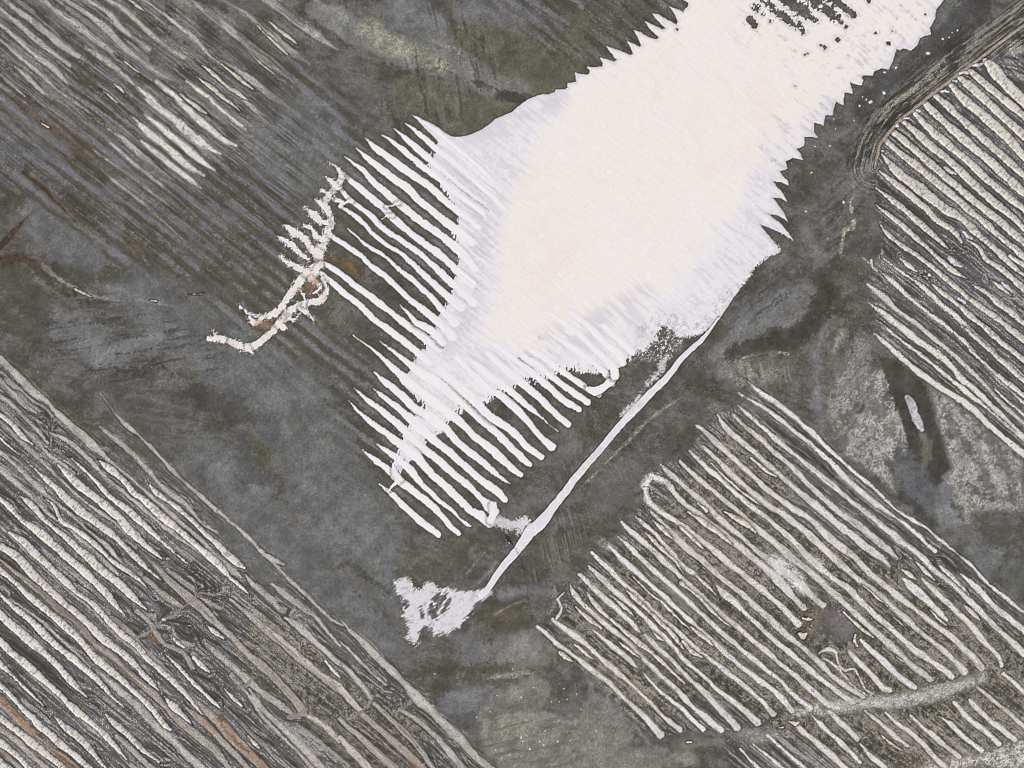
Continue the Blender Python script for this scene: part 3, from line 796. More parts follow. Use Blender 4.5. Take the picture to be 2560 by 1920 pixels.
# ---------------------------------------------------------------- the bare flat: mud, damp and bloom of salt
n_big = fbm(PX, PY, 260, 0, 4); n_mid = fbm(PX, PY, 48, 6, 4); n_fine = fbm(PX, PY, 10, 9, 3)
n_str = fbm(U / 14, V, 16, 11, 4)                             # long streaks along the furrows
n_str2 = fbm(U / 8, V, 6, 13, 3)
COL = np.empty((NY, NX, 3), np.float32)
COL[:] = rgb(87, 85, 79)
COL = mix(COL, rgb(98, 95, 80), sst(-0.1, 0.5, n_big) * 0.5)
n_tex = fbm(PX, PY, 4.5, 12, 2)
COL = mix(COL, rgb(108, 108, 111), sst(0.05, 0.42, n_mid + 0.5 * n_big + 0.45 * n_fine + 0.6 * n_tex) * 0.5)
COL = mix(COL, rgb(68, 66, 60), sst(0.1, 0.6, -n_mid + 0.4 * n_fine + 0.4 * n_tex) * 0.5)

n_m2 = fbm(PX + 900, PY, 26, 2, 4)
COL = mix(COL, rgb(118, 117, 115), sst(0.20, 0.30, n_m2 + 0.35 * n_mid + 0.25 * (GR - .5)) * 0.45)
COL = mix(COL, rgb(104, 101, 92), sst(0.10, 0.18, n_mid - 0.5 * n_m2 + 0.2 * n_tex) * 0.40)
COL = mix(COL, rgb(66, 64, 56), sst(0.22, 0.36, -n_m2 + 0.3 * n_tex - 0.2 * n_mid) * 0.38)
scour = fbm(PX * .35 + PY * .12, PY * 1.0 - PX * .3, 11, 9, 4)
COL = mix(COL, rgb(122, 121, 118), sst(0.16, 0.26, scour + 0.25 * n_m2 + 0.3 * (GR - .5)) * 0.2)
COL = mix(COL, rgb(64, 63, 58), sst(0.2, 0.36, -scour + 0.2 * n_tex) * 0.3)
iso = np.abs(np.mod(3.2 * (n_mid + 0.4 * n_m2) + 0.1 * n_tex, 1.0) - 0.5)
shore = sst(0.035, 0.0, iso - 0.0) * sst(0.0, 0.3, fbm(PX, PY, 70, 15, 2))
COL = mix(COL, rgb(150, 144, 126), shore * 0.55)
crk = np.abs(fbm(PX, PY, 30, 5, 3) + 0.0)
COL = mix(COL, rgb(52, 51, 48), sst(0.016, 0.0, crk) * sst(0.05, 0.35, fbm(PX, PY, 120, 7, 2)) * 0.7)
H = (0.10 * n_big + 0.10 * n_mid + 0.06 * n_fine).astype(np.float32)

# faint old furrows that cross the flat in the upper left and either side of the fingers
FURROWS = ["F-100,100,500 300,300,560 560,470,420", "F560,120,120 760,330,150 900,480,150 1000,700,160", "F420,560,160 560,690,160 760,870,170 900,1050,120",
           "F1150,0,160 1300,60,140 1420,20,120"]
fm = np.zeros((NY, NX), np.float32)
for l in FURROWS:
    sl_, s = stroke(parse(l), 70, PX, PY, 40)
    fm[sl_] = np.maximum(fm[sl_], sst(40, -50, s))
band = np.sin((V + 7 * vn(U / 260, V / 90, 3)) * 2 * math.pi / 31.0) + 0.5 * n_str2
COL = mix(COL, rgb(122, 122, 128), fm * sst(0.2, 1.2, band + n_str * 1.6 + 1.1 * fbm(U / 3.5, V, 30, 14, 3) + 0.7 * n_fine + 0.8 * n_tex) * 0.75)
COL = mix(COL, rgb(76, 73, 61), fm * sst(-0.1, 0.9, -band - n_str) * 0.7)
H += fm * 0.12 * np.clip(band, -1, 1)

n_edge = 0.55 * n_mid + 0.45 * n_fine
def lay(txt):
    for l in lines(txt):
        head = '92,90,84;30;.5;'
        for part in l.split('|'):
            c, soft, amt, pts = part.split(';')
            soft = float(soft) * 0.8; amt = float(amt)
            sl_, s = polygon(parse(pts[1:]), 30, PX, PY) if pts[0] == '@' else stroke(parse(pts), soft * 1.6, PX, PY, 18)
            s = s + n_edge[sl_] * (soft * 1.3 + 8)
            sf = min(soft, 15.0)
            m = sst(sf * 0.6, -sf * 0.6, s + 0.5 * sf * (n_tex[sl_] + 1.2 * (GR[sl_] - .5)) + 0.25 * soft * n_m2[sl_]) * amt
            cc = [float(v) for v in c.split(',')]
            if cc[2] > cc[0] + 2: cc[2] -= 3
            base = rgb(*cc)
            light = sum(cc) / 3 > 129
            if light:   # a bloom of salt breaks up into specks at its edge
                m = np.clip(m * (0.45 + 0.95 * sst(-0.25, 0.3, n_fine[sl_] + 1.1 * (GR[sl_] - 0.5) + 0.7 * n_mid[sl_] + 0.5 * n_tex[sl_])), 0, 1)
            COL[sl_] = mix(COL[sl_], base * (1 + 0.22 * n_m2[sl_] + 0.10 * n_tex[sl_])[..., None], m)
lay(PATCH)
for l_, an in (('c1900,250,260 1500,560,260 1200,850,200 1050,1300,260 1000,1640,200', -38), ('f100,300,300 600,300,300', -35), ('d600,500,600 1200,700,500', -8), ('F1230,50,180 1400,60,180', 39), ('F1000,120,200 900,240,160', 80)):
    sl_, s = stroke(parse(l_), 40, PX, PY, 30)
    a_ = math.radians(an)
    qq = -PX[sl_] * math.sin(a_) + PY[sl_] * math.cos(a_); pp = PX[sl_] * math.cos(a_) + PY[sl_] * math.sin(a_)
    st = fbm(pp / 9, qq + 6 * n_mid[sl_], 9, 6, 4) + 0.3 * n_tex[sl_]
    mk = sst(20, -30, s)
    COL[sl_] = mix(COL[sl_], rgb(120, 119, 119), mk * sst(0.12, 0.5, st) * 0.55)
    COL[sl_] = mix(COL[sl_], rgb(60, 58, 52), mk * sst(0.12, 0.5, -st) * 0.5)

# ploughed scratches seen on the floor between the dyke and the south field
def scratches(pts, ang, period, amt, col):
    sl_, s = stroke(parse(pts), 20, PX, PY, 20)
    a = math.radians(ang)
    q = (PX[sl_] * -math.sin(a) + PY[sl_] * math.cos(a)) + 2.5 * n_mid[sl_]
    p = PX[sl_] * math.cos(a) + PY[sl_] * math.sin(a)
    v = vn(q / period, p / 60, 5) + 0.4 * n_fine[sl_]
    COL[sl_] = mix(COL[sl_], col, sst(10, -25, s) * sst(0.1, 0.5, v) * amt)
scratches("h1500,60,260 1350,300,200 1250,430,100", 78, 3.5, .45, rgb(135, 133, 134))
scratches("e1450,1400,200 1650,1250,120 1550,1120,100", 80, 3.5, .4, rgb(125, 123, 124))
scratches("e1900,1250,200 1700,1500,160", 60, 4, .3, rgb(122, 120, 118))
scratches("f400,750,200 650,780,200", 78, 5, .4, rgb(165, 160, 148))
scratches("f1250,1000,160 1350,1150,160", 82, 5, .5, rgb(110, 108, 102))
scratches("f1900,1200,400 2150,1500,300", 72, 8, .4, rgb(110, 110, 108))
scratches("d950,900,300 1200,1150,300", 8, 6, .45, rgb(112, 112, 116))
scratches("h800,650,150 1000,650,160 1150,700,120", -12, 5, .35, rgb(104, 100, 90))
scratches("h1100,1400,460 1400,1480,400", -14, 9, .4, rgb(88, 86, 78))
scratches("b600,60,150 640,160,130", 78, 5, .6, rgb(78, 76, 72))
scratches("f550,200,200", 82, 6, .3, rgb(80, 78, 72))
scratches("F1200,60,150 1380,60,150", 39, 8, .5, rgb(84, 82, 70))
scratches("c2150,350,120 2200,600,60", 60, 5, .7, rgb(110, 108, 102))

# ---------------------------------------------------------------- ridges, banks and channels
IDS = np.zeros((NY, NX), np.int32)
INFO = []                                                     # one entry for every separate thing
DF = np.full((NY, NX), 60, np.float32); DID = np.zeros((NY, NX), np.float32)   # distance to the nearest field ridge
DC = np.full((NY, NX), 60, np.float32)
items = []
def collect(txt, kind, group):
    for l in lines(txt):
        pts = [(a, b, c * WS[kind][group]) for a, b, c in parse(l)]
        if kind == 'P' and len(pts) > 3 and pts[0][0] > 14 and pts[0][1] > 14: pts[0] = (pts[0][0], pts[0][1], pts[0][2] * .45)
        items.append(dict(pts=pts, kind=kind, group=group))
WS = dict(P=dict(LL=.84, LR=.60, R=.70, UL=.95), T=dict(LL=.78), B=dict(LL=.7), C=dict(LL=.90, LR=.80, R=.88, UL=.8))
collect(PALE_UL, 'P', 'UL'); collect(PALE_LL, 'P', 'LL'); collect(PALE_LR, 'P', 'LR'); collect(PALE_R, 'P', 'R')
collect(TAN_LL, 'T', 'LL'); collect(BERM, 'B', 'LL')
collect(CREAM_UL, 'C', 'UL'); collect(CREAM_LL, 'C', 'LL'); collect(CREAM_LR, 'C', 'LR'); collect(CREAM_R, 'C', 'R')
for n_, it in enumerate(items):
    sl_, s = stroke(it['pts'], 22)
    if it['kind'] == 'C': s = s + 1.3 * FRAY[sl_] + 0.6
    elif it['kind'] == 'P': s = s + 1.5 * FUR[sl_]
    s = s + min(2.2, 0.28 * max(p[2] for p in it['pts'])) * 0.8 * vn(U[sl_] / 34 + n_ * 5.7, np.full_like(s, n_ * 1.37), 13)
    it['sl'] = sl_; it['s'] = s
    closer = s < DF[sl_]
    DF[sl_] = np.where(closer, s, DF[sl_])
    DID[sl_] = np.where(closer, n_, DID[sl_])
    if it['kind'] == 'C': DC[sl_] = np.minimum(DC[sl_], s)

def blur(A, r):
    """box blur of radius r cells, twice"""
    for _ in range(2):
        for ax in (0, 1):
            p = np.pad(A, [(r + 1, r) if k == ax else (0, 0) for k in (0, 1)], mode='edge')
            c = np.cumsum(p, axis=ax, dtype=np.float64)
            n = A.shape[ax]
            A = ((np.take(c, range(2 * r + 1, 2 * r + 1 + n), axis=ax) - np.take(c, range(0, n), axis=ax)) / (2 * r + 1)).astype(np.float32)
    return A
# the lines of damp and scale that run between the ridges and bend round their ends
ph = np.floor(DID) * 0.61
q = V + 2.5 * np.clip(DF, -4, 12)
ring = 0.7 * vn(q / 3.2, U / 230 + 3.3, 2) + 0.62 * vn(V / 1.7 + DF / 2.5, U / 150, 8) + 0.3 * vn(DF / 2.6 + ph, U / 160 + ph, 5) + 0.2 * n_fine
dens = blur((DF < 3).astype(np.float32), 10)
fld = sst(0.18, 0.55, dens + 0.12 * n_mid + 0.06 * n_fine)
for l in (FIELD_LL, FIELD_LR, FIELD_R):
    q_sl, s = polygon(parse(l), 30, PX, PY)
    fld[q_sl] = np.maximum(fld[q_sl], sst(6, -10, s + 8 * n_mid[q_sl]))
def soft_region(pts, soft):
    sl_, s = stroke(parse(pts), soft, PX, PY, 30)
    m = np.zeros((NY, NX), np.float32); m[sl_] = sst(soft * .5, -soft * .5, s + 14 * n_mid[sl_]); return m
olive = np.maximum(soft_region("h1900,900,1000 f450,1350,500 i300,500,1100 1100,900,1300 1900,1300,1200", 60), 0.8 * soft_region("g1750,850,360 2150,1250,420 h300,1500,500", 60))
ulm = soft_region("F-100,60,500 300,240,560 480,380,420", 60)
llm = soft_region("F-60,1050,420 250,1400,700 700,1650,600", 60)
dark = rgb(80, 78, 72); dark = np.broadcast_to(dark, COL.shape)
dk = mix(dark.copy(), rgb(86, 83, 73), olive * 0.9)
dk = mix(dk, rgb(82, 80, 77), ulm * 0.9)
rfm = soft_region('c2050,1000,900 f2000,300,700', 60)
dk = mix(dk, rgb(84, 84, 86), rfm * 0.7)
RC = dk.copy()
li = 1 - 0.55 * olive
RC = mix(RC, rgb(104, 101, 96), sst(-0.35, 0.0, ring) * 0.5 * li)
RC = mix(RC, rgb(114, 114, 120), sst(-0.05, 0.3, ring + 0.35 * n_mid) * li * 0.75)
RC = mix(RC, rgb(168, 164, 157), sst(0.40, 0.62, ring + 0.5 * (GR - 0.5)) * 0.75 * (1 - 0.2 * olive))
RC = mix(RC, rgb(54, 52, 47), sst(0.25, 0.6, -ring + 0.2 * (GR - .5)) * 0.6 * (1 - 0.4 * olive))
RC = mix(RC, rgb(150, 145, 132), olive * sst(0.22, 0.5, ring + 0.4 * (GR - .5)) * 0.6)
RC = mix(RC, rgb(112, 112, 116), olive * sst(0.15, 0.6, n_mid + 0.3 * n_str) * 0.5)
RC = mix(RC, rgb(148, 143, 130), olive * sst(0.55, 0.9, GR * 0.6 + 0.55 * n_fine + 0.25 + 0.3 * n_mid) * 0.6)
RC = mix(RC, rgb(52, 50, 40), olive * sst(0.6, 0.95, (1 - GR) * 0.6 - 0.5 * n_fine + 0.3) * 0.6)
COL = mix(COL, RC, fld * (1 - 0.35 * ulm))
# long bloom streaks in the upper left between its banks
ulf = ulm * soft_region('F0,60,330 250,130,330 440,250,260', 70)
fine_l = vn(V / 1.8, U / 60, 9) + 0.5 * vn(V / 3.9, U / 110, 10)
COL = mix(COL, rgb(148, 145, 139), ulf * sst(0.1, 0.6, n_str2 + 0.5 * n_str + 0.25 * n_mid + 0.5 * fine_l + 0.7 * (GR - .5)) * 0.6)
COL = mix(COL, rgb(58, 57, 53), ulm * sst(0.25, 0.9, -fine_l + 0.4 * (GR - .5) - 0.3 * n_mid) * 0.55)
COL = mix(COL, rgb(132, 129, 122), ulm * sst(0.55, 0.95, fine_l + 0.5 * (GR - .5)) * 0.5)
COL = mix(COL, rgb(106, 106, 113), ulm * sst(0.1, 0.5, n_mid + 0.4 * n_fine + 0.3 * n_str) * 0.4)
H += fld * 0.10 * ring

lay(PATCH_OVER)
def paint_ridges(kinds):
    global COL
    for n_, it in enumerate(items):
        if it['kind'] not in kinds: continue
        sl_, s, k, g = it['sl'], it['s'], it['kind'], it['group']
        hw = max(p[2] for p in it['pts']) / 2
        gr, nf, nm = GR[sl_], n_fine[sl_], n_mid[sl_]
        c = COL[sl_]
        rr = random.random()
        if k == 'P':
            ribs = vn(s / 1.9 + n_ * 3.1, U[sl_] / 140, 6) + 0.4 * vn(s / 1.1 + n_, U[sl_] / 50, 7)
            soft = {'LL': 1.1, 'LR': 1.4, 'R': 1.2, 'UL': 3.0}[g]
            m = sst(soft, -soft, s + 3.2 * (gr - 0.5) * (1.6 if g == 'UL' else 1) + 1.2 * nf)
            base = {'LL': rgb(184, 179, 173), 'LR': rgb(211, 207, 203), 'R': rgb(203, 199, 192), 'UL': rgb(178, 175, 169)}[g] * (0.95 + 0.09 * rr)
            if g == 'UL' and abs(it['pts'][0][0] - 400) < 110 and 200 < it['pts'][0][1] < 400: base = rgb(205, 202, 196)
            cc = np.broadcast_to(base, c.shape).copy()
            cc = mix(cc, base * 0.60, sst(0.2, 0.75, ribs) * (0.6 if g in ('LL', 'UL') else 0.32))
            cc = mix(cc, np.minimum(base * 1.10, 0.9), sst(-0.1, -0.5, s / max(hw, 2) + 0.6 * nm + 0.5 * nf) * 0.7)
            cc = mix(cc, base * 0.42, sst(0.30, 0.06, np.abs(vn(V[sl_] / 2.4 + n_, U[sl_] / 26, 15))) * sst(0.1, 0.5, vn(U[sl_] / 18, V[sl_] / 6, 3)) * sst(0.35, 0.75, gr) * 0.65)
            cc = mix(cc, base * 0.45, sst(0.78, 0.95, gr + 0.25 * nf) * (0.5 if g != 'UL' else 0.8))
            if g == 'UL': m = m * (0.45 + 0.55 * sst(-0.5, 0.3, nm + 0.6 * ulf[sl_] - 0.2))
            if g == 'LL': m = m * (0.75 + 0.25 * sst(-0.5, 0.2, nm))
            if g == 'LR': m = m * (0.8 + 0.2 * sst(-0.5, 0.0, nm + nf * .5))
            COL[sl_] = mix(c, cc, m)
            # broken damp line just off the bank, then a hair of dried salt
            brk = sst(-0.3, 0.4, vn(U[sl_] / 40, V[sl_] / 20 + n_, 4))
            amp = {'LL': .5, 'LR': .55, 'R': .5, 'UL': .12}[g]
            COL[sl_] = mix(COL[sl_], rgb(58, 55, 47), (np.exp(-((s - 3.0) / 1.5) ** 2) * amp * brk).astype(np.float32))
            COL[sl_] = mix(COL[sl_], rgb(128, 122, 108), (np.exp(-((s - 6.2) / 1.0) ** 2) * amp * 0.8 * (1 - brk * .5)).astype(np.float32))
            H[sl_] = np.maximum(H[sl_], 0.20 * sst(1.0, -1.5, s) + 0.14 * nf + 0.12 * gr - 0.05)
        elif k == 'T':
            ribs = vn(s / 2.0 + n_ * 3.1, U[sl_] / 160, 6)
            base = rgb(184, 178, 170) * (0.93 + 0.12 * rr)
            m = sst(2.0, -2.0, s + 1.4 * (gr - 0.5) * 2)
            cc = np.broadcast_to(base, c.shape).copy()
            cc = mix(cc, rgb(108, 98, 88), sst(0.0, 0.5, ribs) * 0.65)
            cc = mix(cc, rgb(182, 160, 138), sst(0.0, 0.6, nm + 0.4 * ribs) * 0.4)
            cc = mix(cc, base * 0.5, sst(0.28, 0.05, np.abs(vn(V[sl_] / 2.2 + n_, U[sl_] / 40, 15))) * sst(0.3, 0.7, gr) * 0.6)
            cc = mix(cc, base * 0.55, sst(0.84, 0.98, gr + 0.18 * nf) * 0.6)
            COL[sl_] = mix(c, cc, m)
            COL[sl_] = mix(COL[sl_], rgb(60, 57, 50), (np.exp(-((s - 3.2) / 1.4) ** 2) * 0.5).astype(np.float32))
            H[sl_] = np.maximum(H[sl_], 0.35 * sst(1.5, -5, s) + 0.08 * nf)
        elif k == 'B':
            ribs = vn(s / 1.6 + n_ * 3.1, U[sl_] / 160, 6)
            m = sst(1.5, -1.5, s) * 0.9
            cc = np.broadcast_to(rgb(140, 135, 128), c.shape).copy()
            cc = mix(cc, rgb(96, 92, 86), sst(0.1, 0.6, ribs) * 0.5)
            COL[sl_] = mix(c, cc, m)
            H[sl_] = np.maximum(H[sl_], 0.3 * sst(1.5, -4, s))
        elif k == 'C':
            lump = 0.7 * fbm(PX[sl_], PY[sl_], 5.0, 3, 2) + 0.6 * vn(U[sl_] / 3.2, V[sl_] / 9, 12)
            m = sst(0.6, -0.9, s)
            base = {'LL': rgb(216, 212, 205), 'LR': rgb(214, 207, 194), 'R': rgb(208, 204, 196), 'UL': rgb(200, 194, 182)}[g] * (0.97 + 0.05 * rr)
            cc = np.broadcast_to(base, c.shape).copy()
            cc = mix(cc, base * np.array([.80, .78, .74], np.float32), sst(0.0, 0.55, lump) * 0.75)
            cc = mix(cc, base * 0.60, sst(0.80, 1.0, gr + 0.28 * lump) * 0.6)
            COL[sl_] = mix(c, cc, m)
            # black rim at the foot of the rough salt, partly its shadow painted in
            COL[sl_] = mix(COL[sl_], rgb(38, 36, 31), (np.exp(-((s - 1.9) / 1.3) ** 2) * (0.8 if g != 'R' else .7) * (s > 0.2)).astype(np.float32))
            COL[sl_] = mix(COL[sl_], rgb(108, 106, 107), (np.exp(-((s - 5.5) / 1.6) ** 2) * 0.35 * (g != 'UL')).astype(np.float32))
            hc = min(1.0, 0.3 + hw * 0.10)
            H[sl_] = np.where(s < 2, np.maximum(H[sl_], hc * sst(1.0, -min(hw * .8, 4.0), s) + sst(0.5, -2, s) * 0.42 * lump + 0.10 * (gr - .5)), H[sl_])
        thr = {'P': -0.2, 'T': -0.2, 'B': -0.6, 'C': 0.3}[k]
        inside = s < thr
        if inside.any():
            INFO.append(dict(kind=k, group=g, pts=it['pts'], hw=hw))
            IDS[sl_] = np.where(inside, len(INFO), IDS[sl_])
paint_ridges('P'); paint_ridges('T')

# rust stained brine in the channels and on the tan banks
for l in lines(RUST):
    sl_, s = stroke(parse(l), 12)
    m = sst(6, -5, s + 4 * n_mid[sl_] + 0.8 * ring[sl_]) * (0.62 if l[0] in 'gh' else 0.55)
    col = rgb(156, 116, 84) if l[0] in 'gh' else rgb(96, 78, 60)
    m = m * (0.55 + 0.45 * sst(-0.3, 0.4, n_fine[sl_] + n_tex[sl_]))
    COL[sl_] = mix(COL[sl_], col, m)
    COL[sl_] = mix(COL[sl_], col * 0.62, sst(-1, -8, s + 3 * n_fine[sl_]) * 0.8 * sst(-0.5, 0.3, n_mid[sl_] + 0.5 * n_tex[sl_]))
lay(PATCH_WASH)
paint_ridges('B'); paint_ridges('C')

def new_id(**kw):
    INFO.append(kw); return len(INFO)

# the track along the north-east field
sl_, s = stroke(parse(TRACK), 12)
rut = np.abs(s + 3.0)
b_sl, bs = stroke(parse(TRACK), 75, PX, PY)
f_sl, fs = polygon(parse(FIELD_R), 30, PX, PY)
outR = np.ones((NY, NX), np.float32); outR[f_sl] = sst(-2, 3, fs)
bb = vn(bs / 3.4 + 0.9 * n_mid[b_sl], (PX[b_sl] - PY[b_sl]) / 70, 3) + 0.6 * vn(bs / 1.7, (PX[b_sl] - PY[b_sl]) / 34, 9) + 0.3 * n_fine[b_sl]
bmk = outR[b_sl] * sst(72, 40, bs + 10 * n_mid[b_sl])
COL[b_sl] = mix(COL[b_sl], rgb(150, 146, 134), bmk * sst(0.28, 0.55, bb) * 0.75)
COL[b_sl] = mix(COL[b_sl], rgb(52, 50, 45), bmk * sst(0.25, 0.6, -bb) * 0.6)
H[b_sl] += 0.12 * bmk * bb
COL[sl_] = mix(COL[sl_], rgb(172, 160, 146), sst(1.2, -1.2, s))
COL[sl_] = mix(COL[sl_], rgb(90, 82, 72), (np.exp(-((s + 1.6) / 0.8) ** 2) * 0.7).astype(np.float32))
COL[sl_] = mix(COL[sl_], rgb(40, 38, 34), (np.exp(-((s - 2.0) / 1.1) ** 2) * 0.8).astype(np.float32))
H[sl_] = np.where(s < 1, np.maximum(H[sl_], 0.5 * sst(1, -2, s)), H[sl_])
tid = new_id(kind='track', group='', pts=parse(TRACK), hw=5)
IDS[sl_] = np.where(s < 0.2, tid, IDS[sl_])

# ---------------------------------------------------------------- the white pan
pan_sl, pan_s = polygon(parse(" ".join(PAN.split())), 90)
fr = soft_region("e300,1250,260 500,1050,300 900,880,240 1300,750,220 1700,650,160 2050,560,160", 40)[pan_sl]
fr2 = soft_region("b600,1000,160 650,1250,200 740,1500,160 e740,150,160 620,380,160 500,620,140", 40)[pan_sl]
fringe = vn((PX[pan_sl] + 0.2 * PY[pan_sl]) / 2.6, PY[pan_sl] / 11, 9) + 0.6 * FRAY[pan_sl]
pan_s = pan_s + 0.8 * FRAY[pan_sl] + np.maximum(fr * 1.7, fr2) * (6.5 * fringe + 5 * n_fine[pan_sl] + 3.5 * (GR[pan_sl] - .5))
corner = soft_region("e1950,480,140 2120,400,160 f80,500,120 200,350,100 380,150,60 c660,1560,100", 30)[pan_sl]
pan_s = pan_s + corner * (7 * n_fine[pan_sl] + 9 * (GR[pan_sl] - 0.35) * sst(-14, 0, pan_s))
hole_s = np.full(pan_s.shape, 99, np.float32)
off = (pan_sl[0].start, pan_sl[1].start)
for l in lines(HOLES):
    sl_, s = stroke(parse(l), 8, PX, PY, 6)
    a, b = sl_[0].start - off[0], sl_[1].start - off[1]
    sub = hole_s[a:a + s.shape[0], b:b + s.shape[1]]
    ss = s[:sub.shape[0], :sub.shape[1]]
    np.minimum(sub, ss, out=sub)
sm = 0.0 if False else 1.0
pst0 = n_str2[pan_sl]
big_hole = soft_region("c500,0,160 700,80,200 900,120,220 1050,100,100", 20)[pan_sl]
hole_s = hole_s + big_hole * (6 * n_fine[pan_sl] + 6 * FRAY[pan_sl] + 3 * pst0) + 3.2 * FRAY[pan_sl] + 1.5 * pst0
pan_s = np.maximum(pan_s, -hole_s)
c = COL[pan_sl]
m = sst(0.9, -1.1, pan_s)
lav, white, cream, rose = rgb(224, 222, 228), rgb(235, 232, 234), rgb(239, 234, 228), rgb(238, 229, 222)
cc = np.broadcast_to(white, c.shape).copy()
core = np.zeros((NY, NX), np.float32)
for l, wgt in (("F1060,720,60 1180,640,200 1290,500,400 1400,330,440 1520,190,380 1660,70,380 1830,-20,320", 1.0),):
    q_sl, s = stroke(parse(l), 90, PX, PY, 30)
    core[q_sl] = np.maximum(core[q_sl], wgt * sst(26, -34, s + 26 * n_mid[q_sl] + 14 * n_str2[q_sl] + 8 * n_fine[q_sl]))
core = core[pan_sl]
pm, pf, pb = n_mid[pan_sl], n_fine[pan_sl], n_big[pan_sl]
pst = n_str[pan_sl]; pst2 = n_str2[pan_sl]
cc = mix(cc, np.float32(0.5) * (lav + white), (1 - core) * sst(-0.3, 0.5, pm + 0.5 * pst + 0.3) * 0.9)
cc = mix(cc, rgb(206, 204, 210), (1 - core) * sst(0.1, 0.5, pst2 + 0.7 * pm + 0.5 * n_tex[pan_sl]) * 0.5)
cc = mix(cc, cream, core * 0.9)
cc = mix(cc, rose, core * sst(-0.05, 0.5, pb + 0.7 * pm) * 0.8)
cc = mix(cc, rgb(216, 214, 222), (1 - 0.75 * core) * sst(0.15, 0.7, pst2 + 0.5 * pf) * 0.7)
cc = mix(cc, rgb(245, 243, 244), sst(0.3, 0.7, pf + 0.3 * pm) * 0.5)
ne = soft_region("c500,150,300 900,250,400 1300,150,400 1500,100,260 900,600,260 600,1000,260", 80)[pan_sl]
cc = mix(cc, rgb(238, 231, 221), ne * sst(-0.2, 0.4, -pst2 + 0.5 * pm) * 0.6)
cc = mix(cc, rgb(212, 208, 211), ne * sst(0.15, 0.6, pst2 + 0.7 * pf) * 0.65)
cc = mix(cc, rgb(182, 178, 178), ne * sst(0.55, 0.9, pst2 + 0.8 * pf + 0.4 * pm) * 0.5)
cc = mix(cc, rgb(188, 186, 190), sst(-10, -1, pan_s + 5 * pf) * 0.45)
speck = soft_region("e1950,480,120 2120,420,150 f60,520,120 200,380,100 350,200,60 520,60,50", 30)[pan_sl]
cc = mix(cc, rgb(176, 175, 178), speck * sst(0.1, 0.5, pf + 0.7 * (GR[pan_sl] - .5) + 0.2) * 0.7)
lavz = soft_region("b650,1000,120 830,1250,140 930,1450,120 e820,150,140 780,420,160 680,580,130|".strip('|'), 50)[pan_sl]
cc = mix(cc, rgb(211, 209, 217), lavz * 0.85 * sst(-.8, .0, pst2 + pf))
nzone = soft_region("b800,900,130 1100,760,150 1400,640,120", 50)[pan_sl]
cc = mix(cc, rgb(212, 210, 216), nzone * 0.8 * sst(-.8, .1, pst2 + pm))
lz2 = soft_region("e850,700,140 1100,650,160 1400,560,200 1700,420,200 1950,250,140", 50)[pan_sl]
cc = mix(cc, rgb(209, 207, 215), lz2 * 0.75 * sst(-0.4, 0.3, pst2 + pm))
dm = soft_region('b700,950,200 900,1250,220 e820,200,200 700,450,160', 60)[pan_sl]
l2 = vn(V[pan_sl] / 5.5, U[pan_sl] / 90, 3) + 0.5 * vn(V[pan_sl] / 2.2, U[pan_sl] / 40, 8) + 0.5 * pf
cc = mix(cc, rgb(203, 201, 207), dm * sst(0.15, 0.7, l2) * 0.7)
cc = mix(cc, rgb(243, 241, 241), dm * sst(0.2, 0.8, -l2) * 0.6)
cc = cc * 0.985
COL[pan_sl] = mix(c, cc, m)
COL[pan_sl] = mix(COL[pan_sl], rgb(60, 58, 50), (np.exp(-((pan_s - 2.0) / 1.5) ** 2) * 0.45 * (pan_s > 0)).astype(np.float32))
H[pan_sl] = np.where(pan_s < 1, 0.35 * sst(1.0, -3, pan_s) + 0.04 * pf + 0.08 * pst2 + 0.12 * dm * l2, H[pan_sl])
panid = new_id(kind='pan', group='', pts=[], hw=100)
IDS[pan_sl] = np.where(pan_s < 0, panid, IDS[pan_sl])

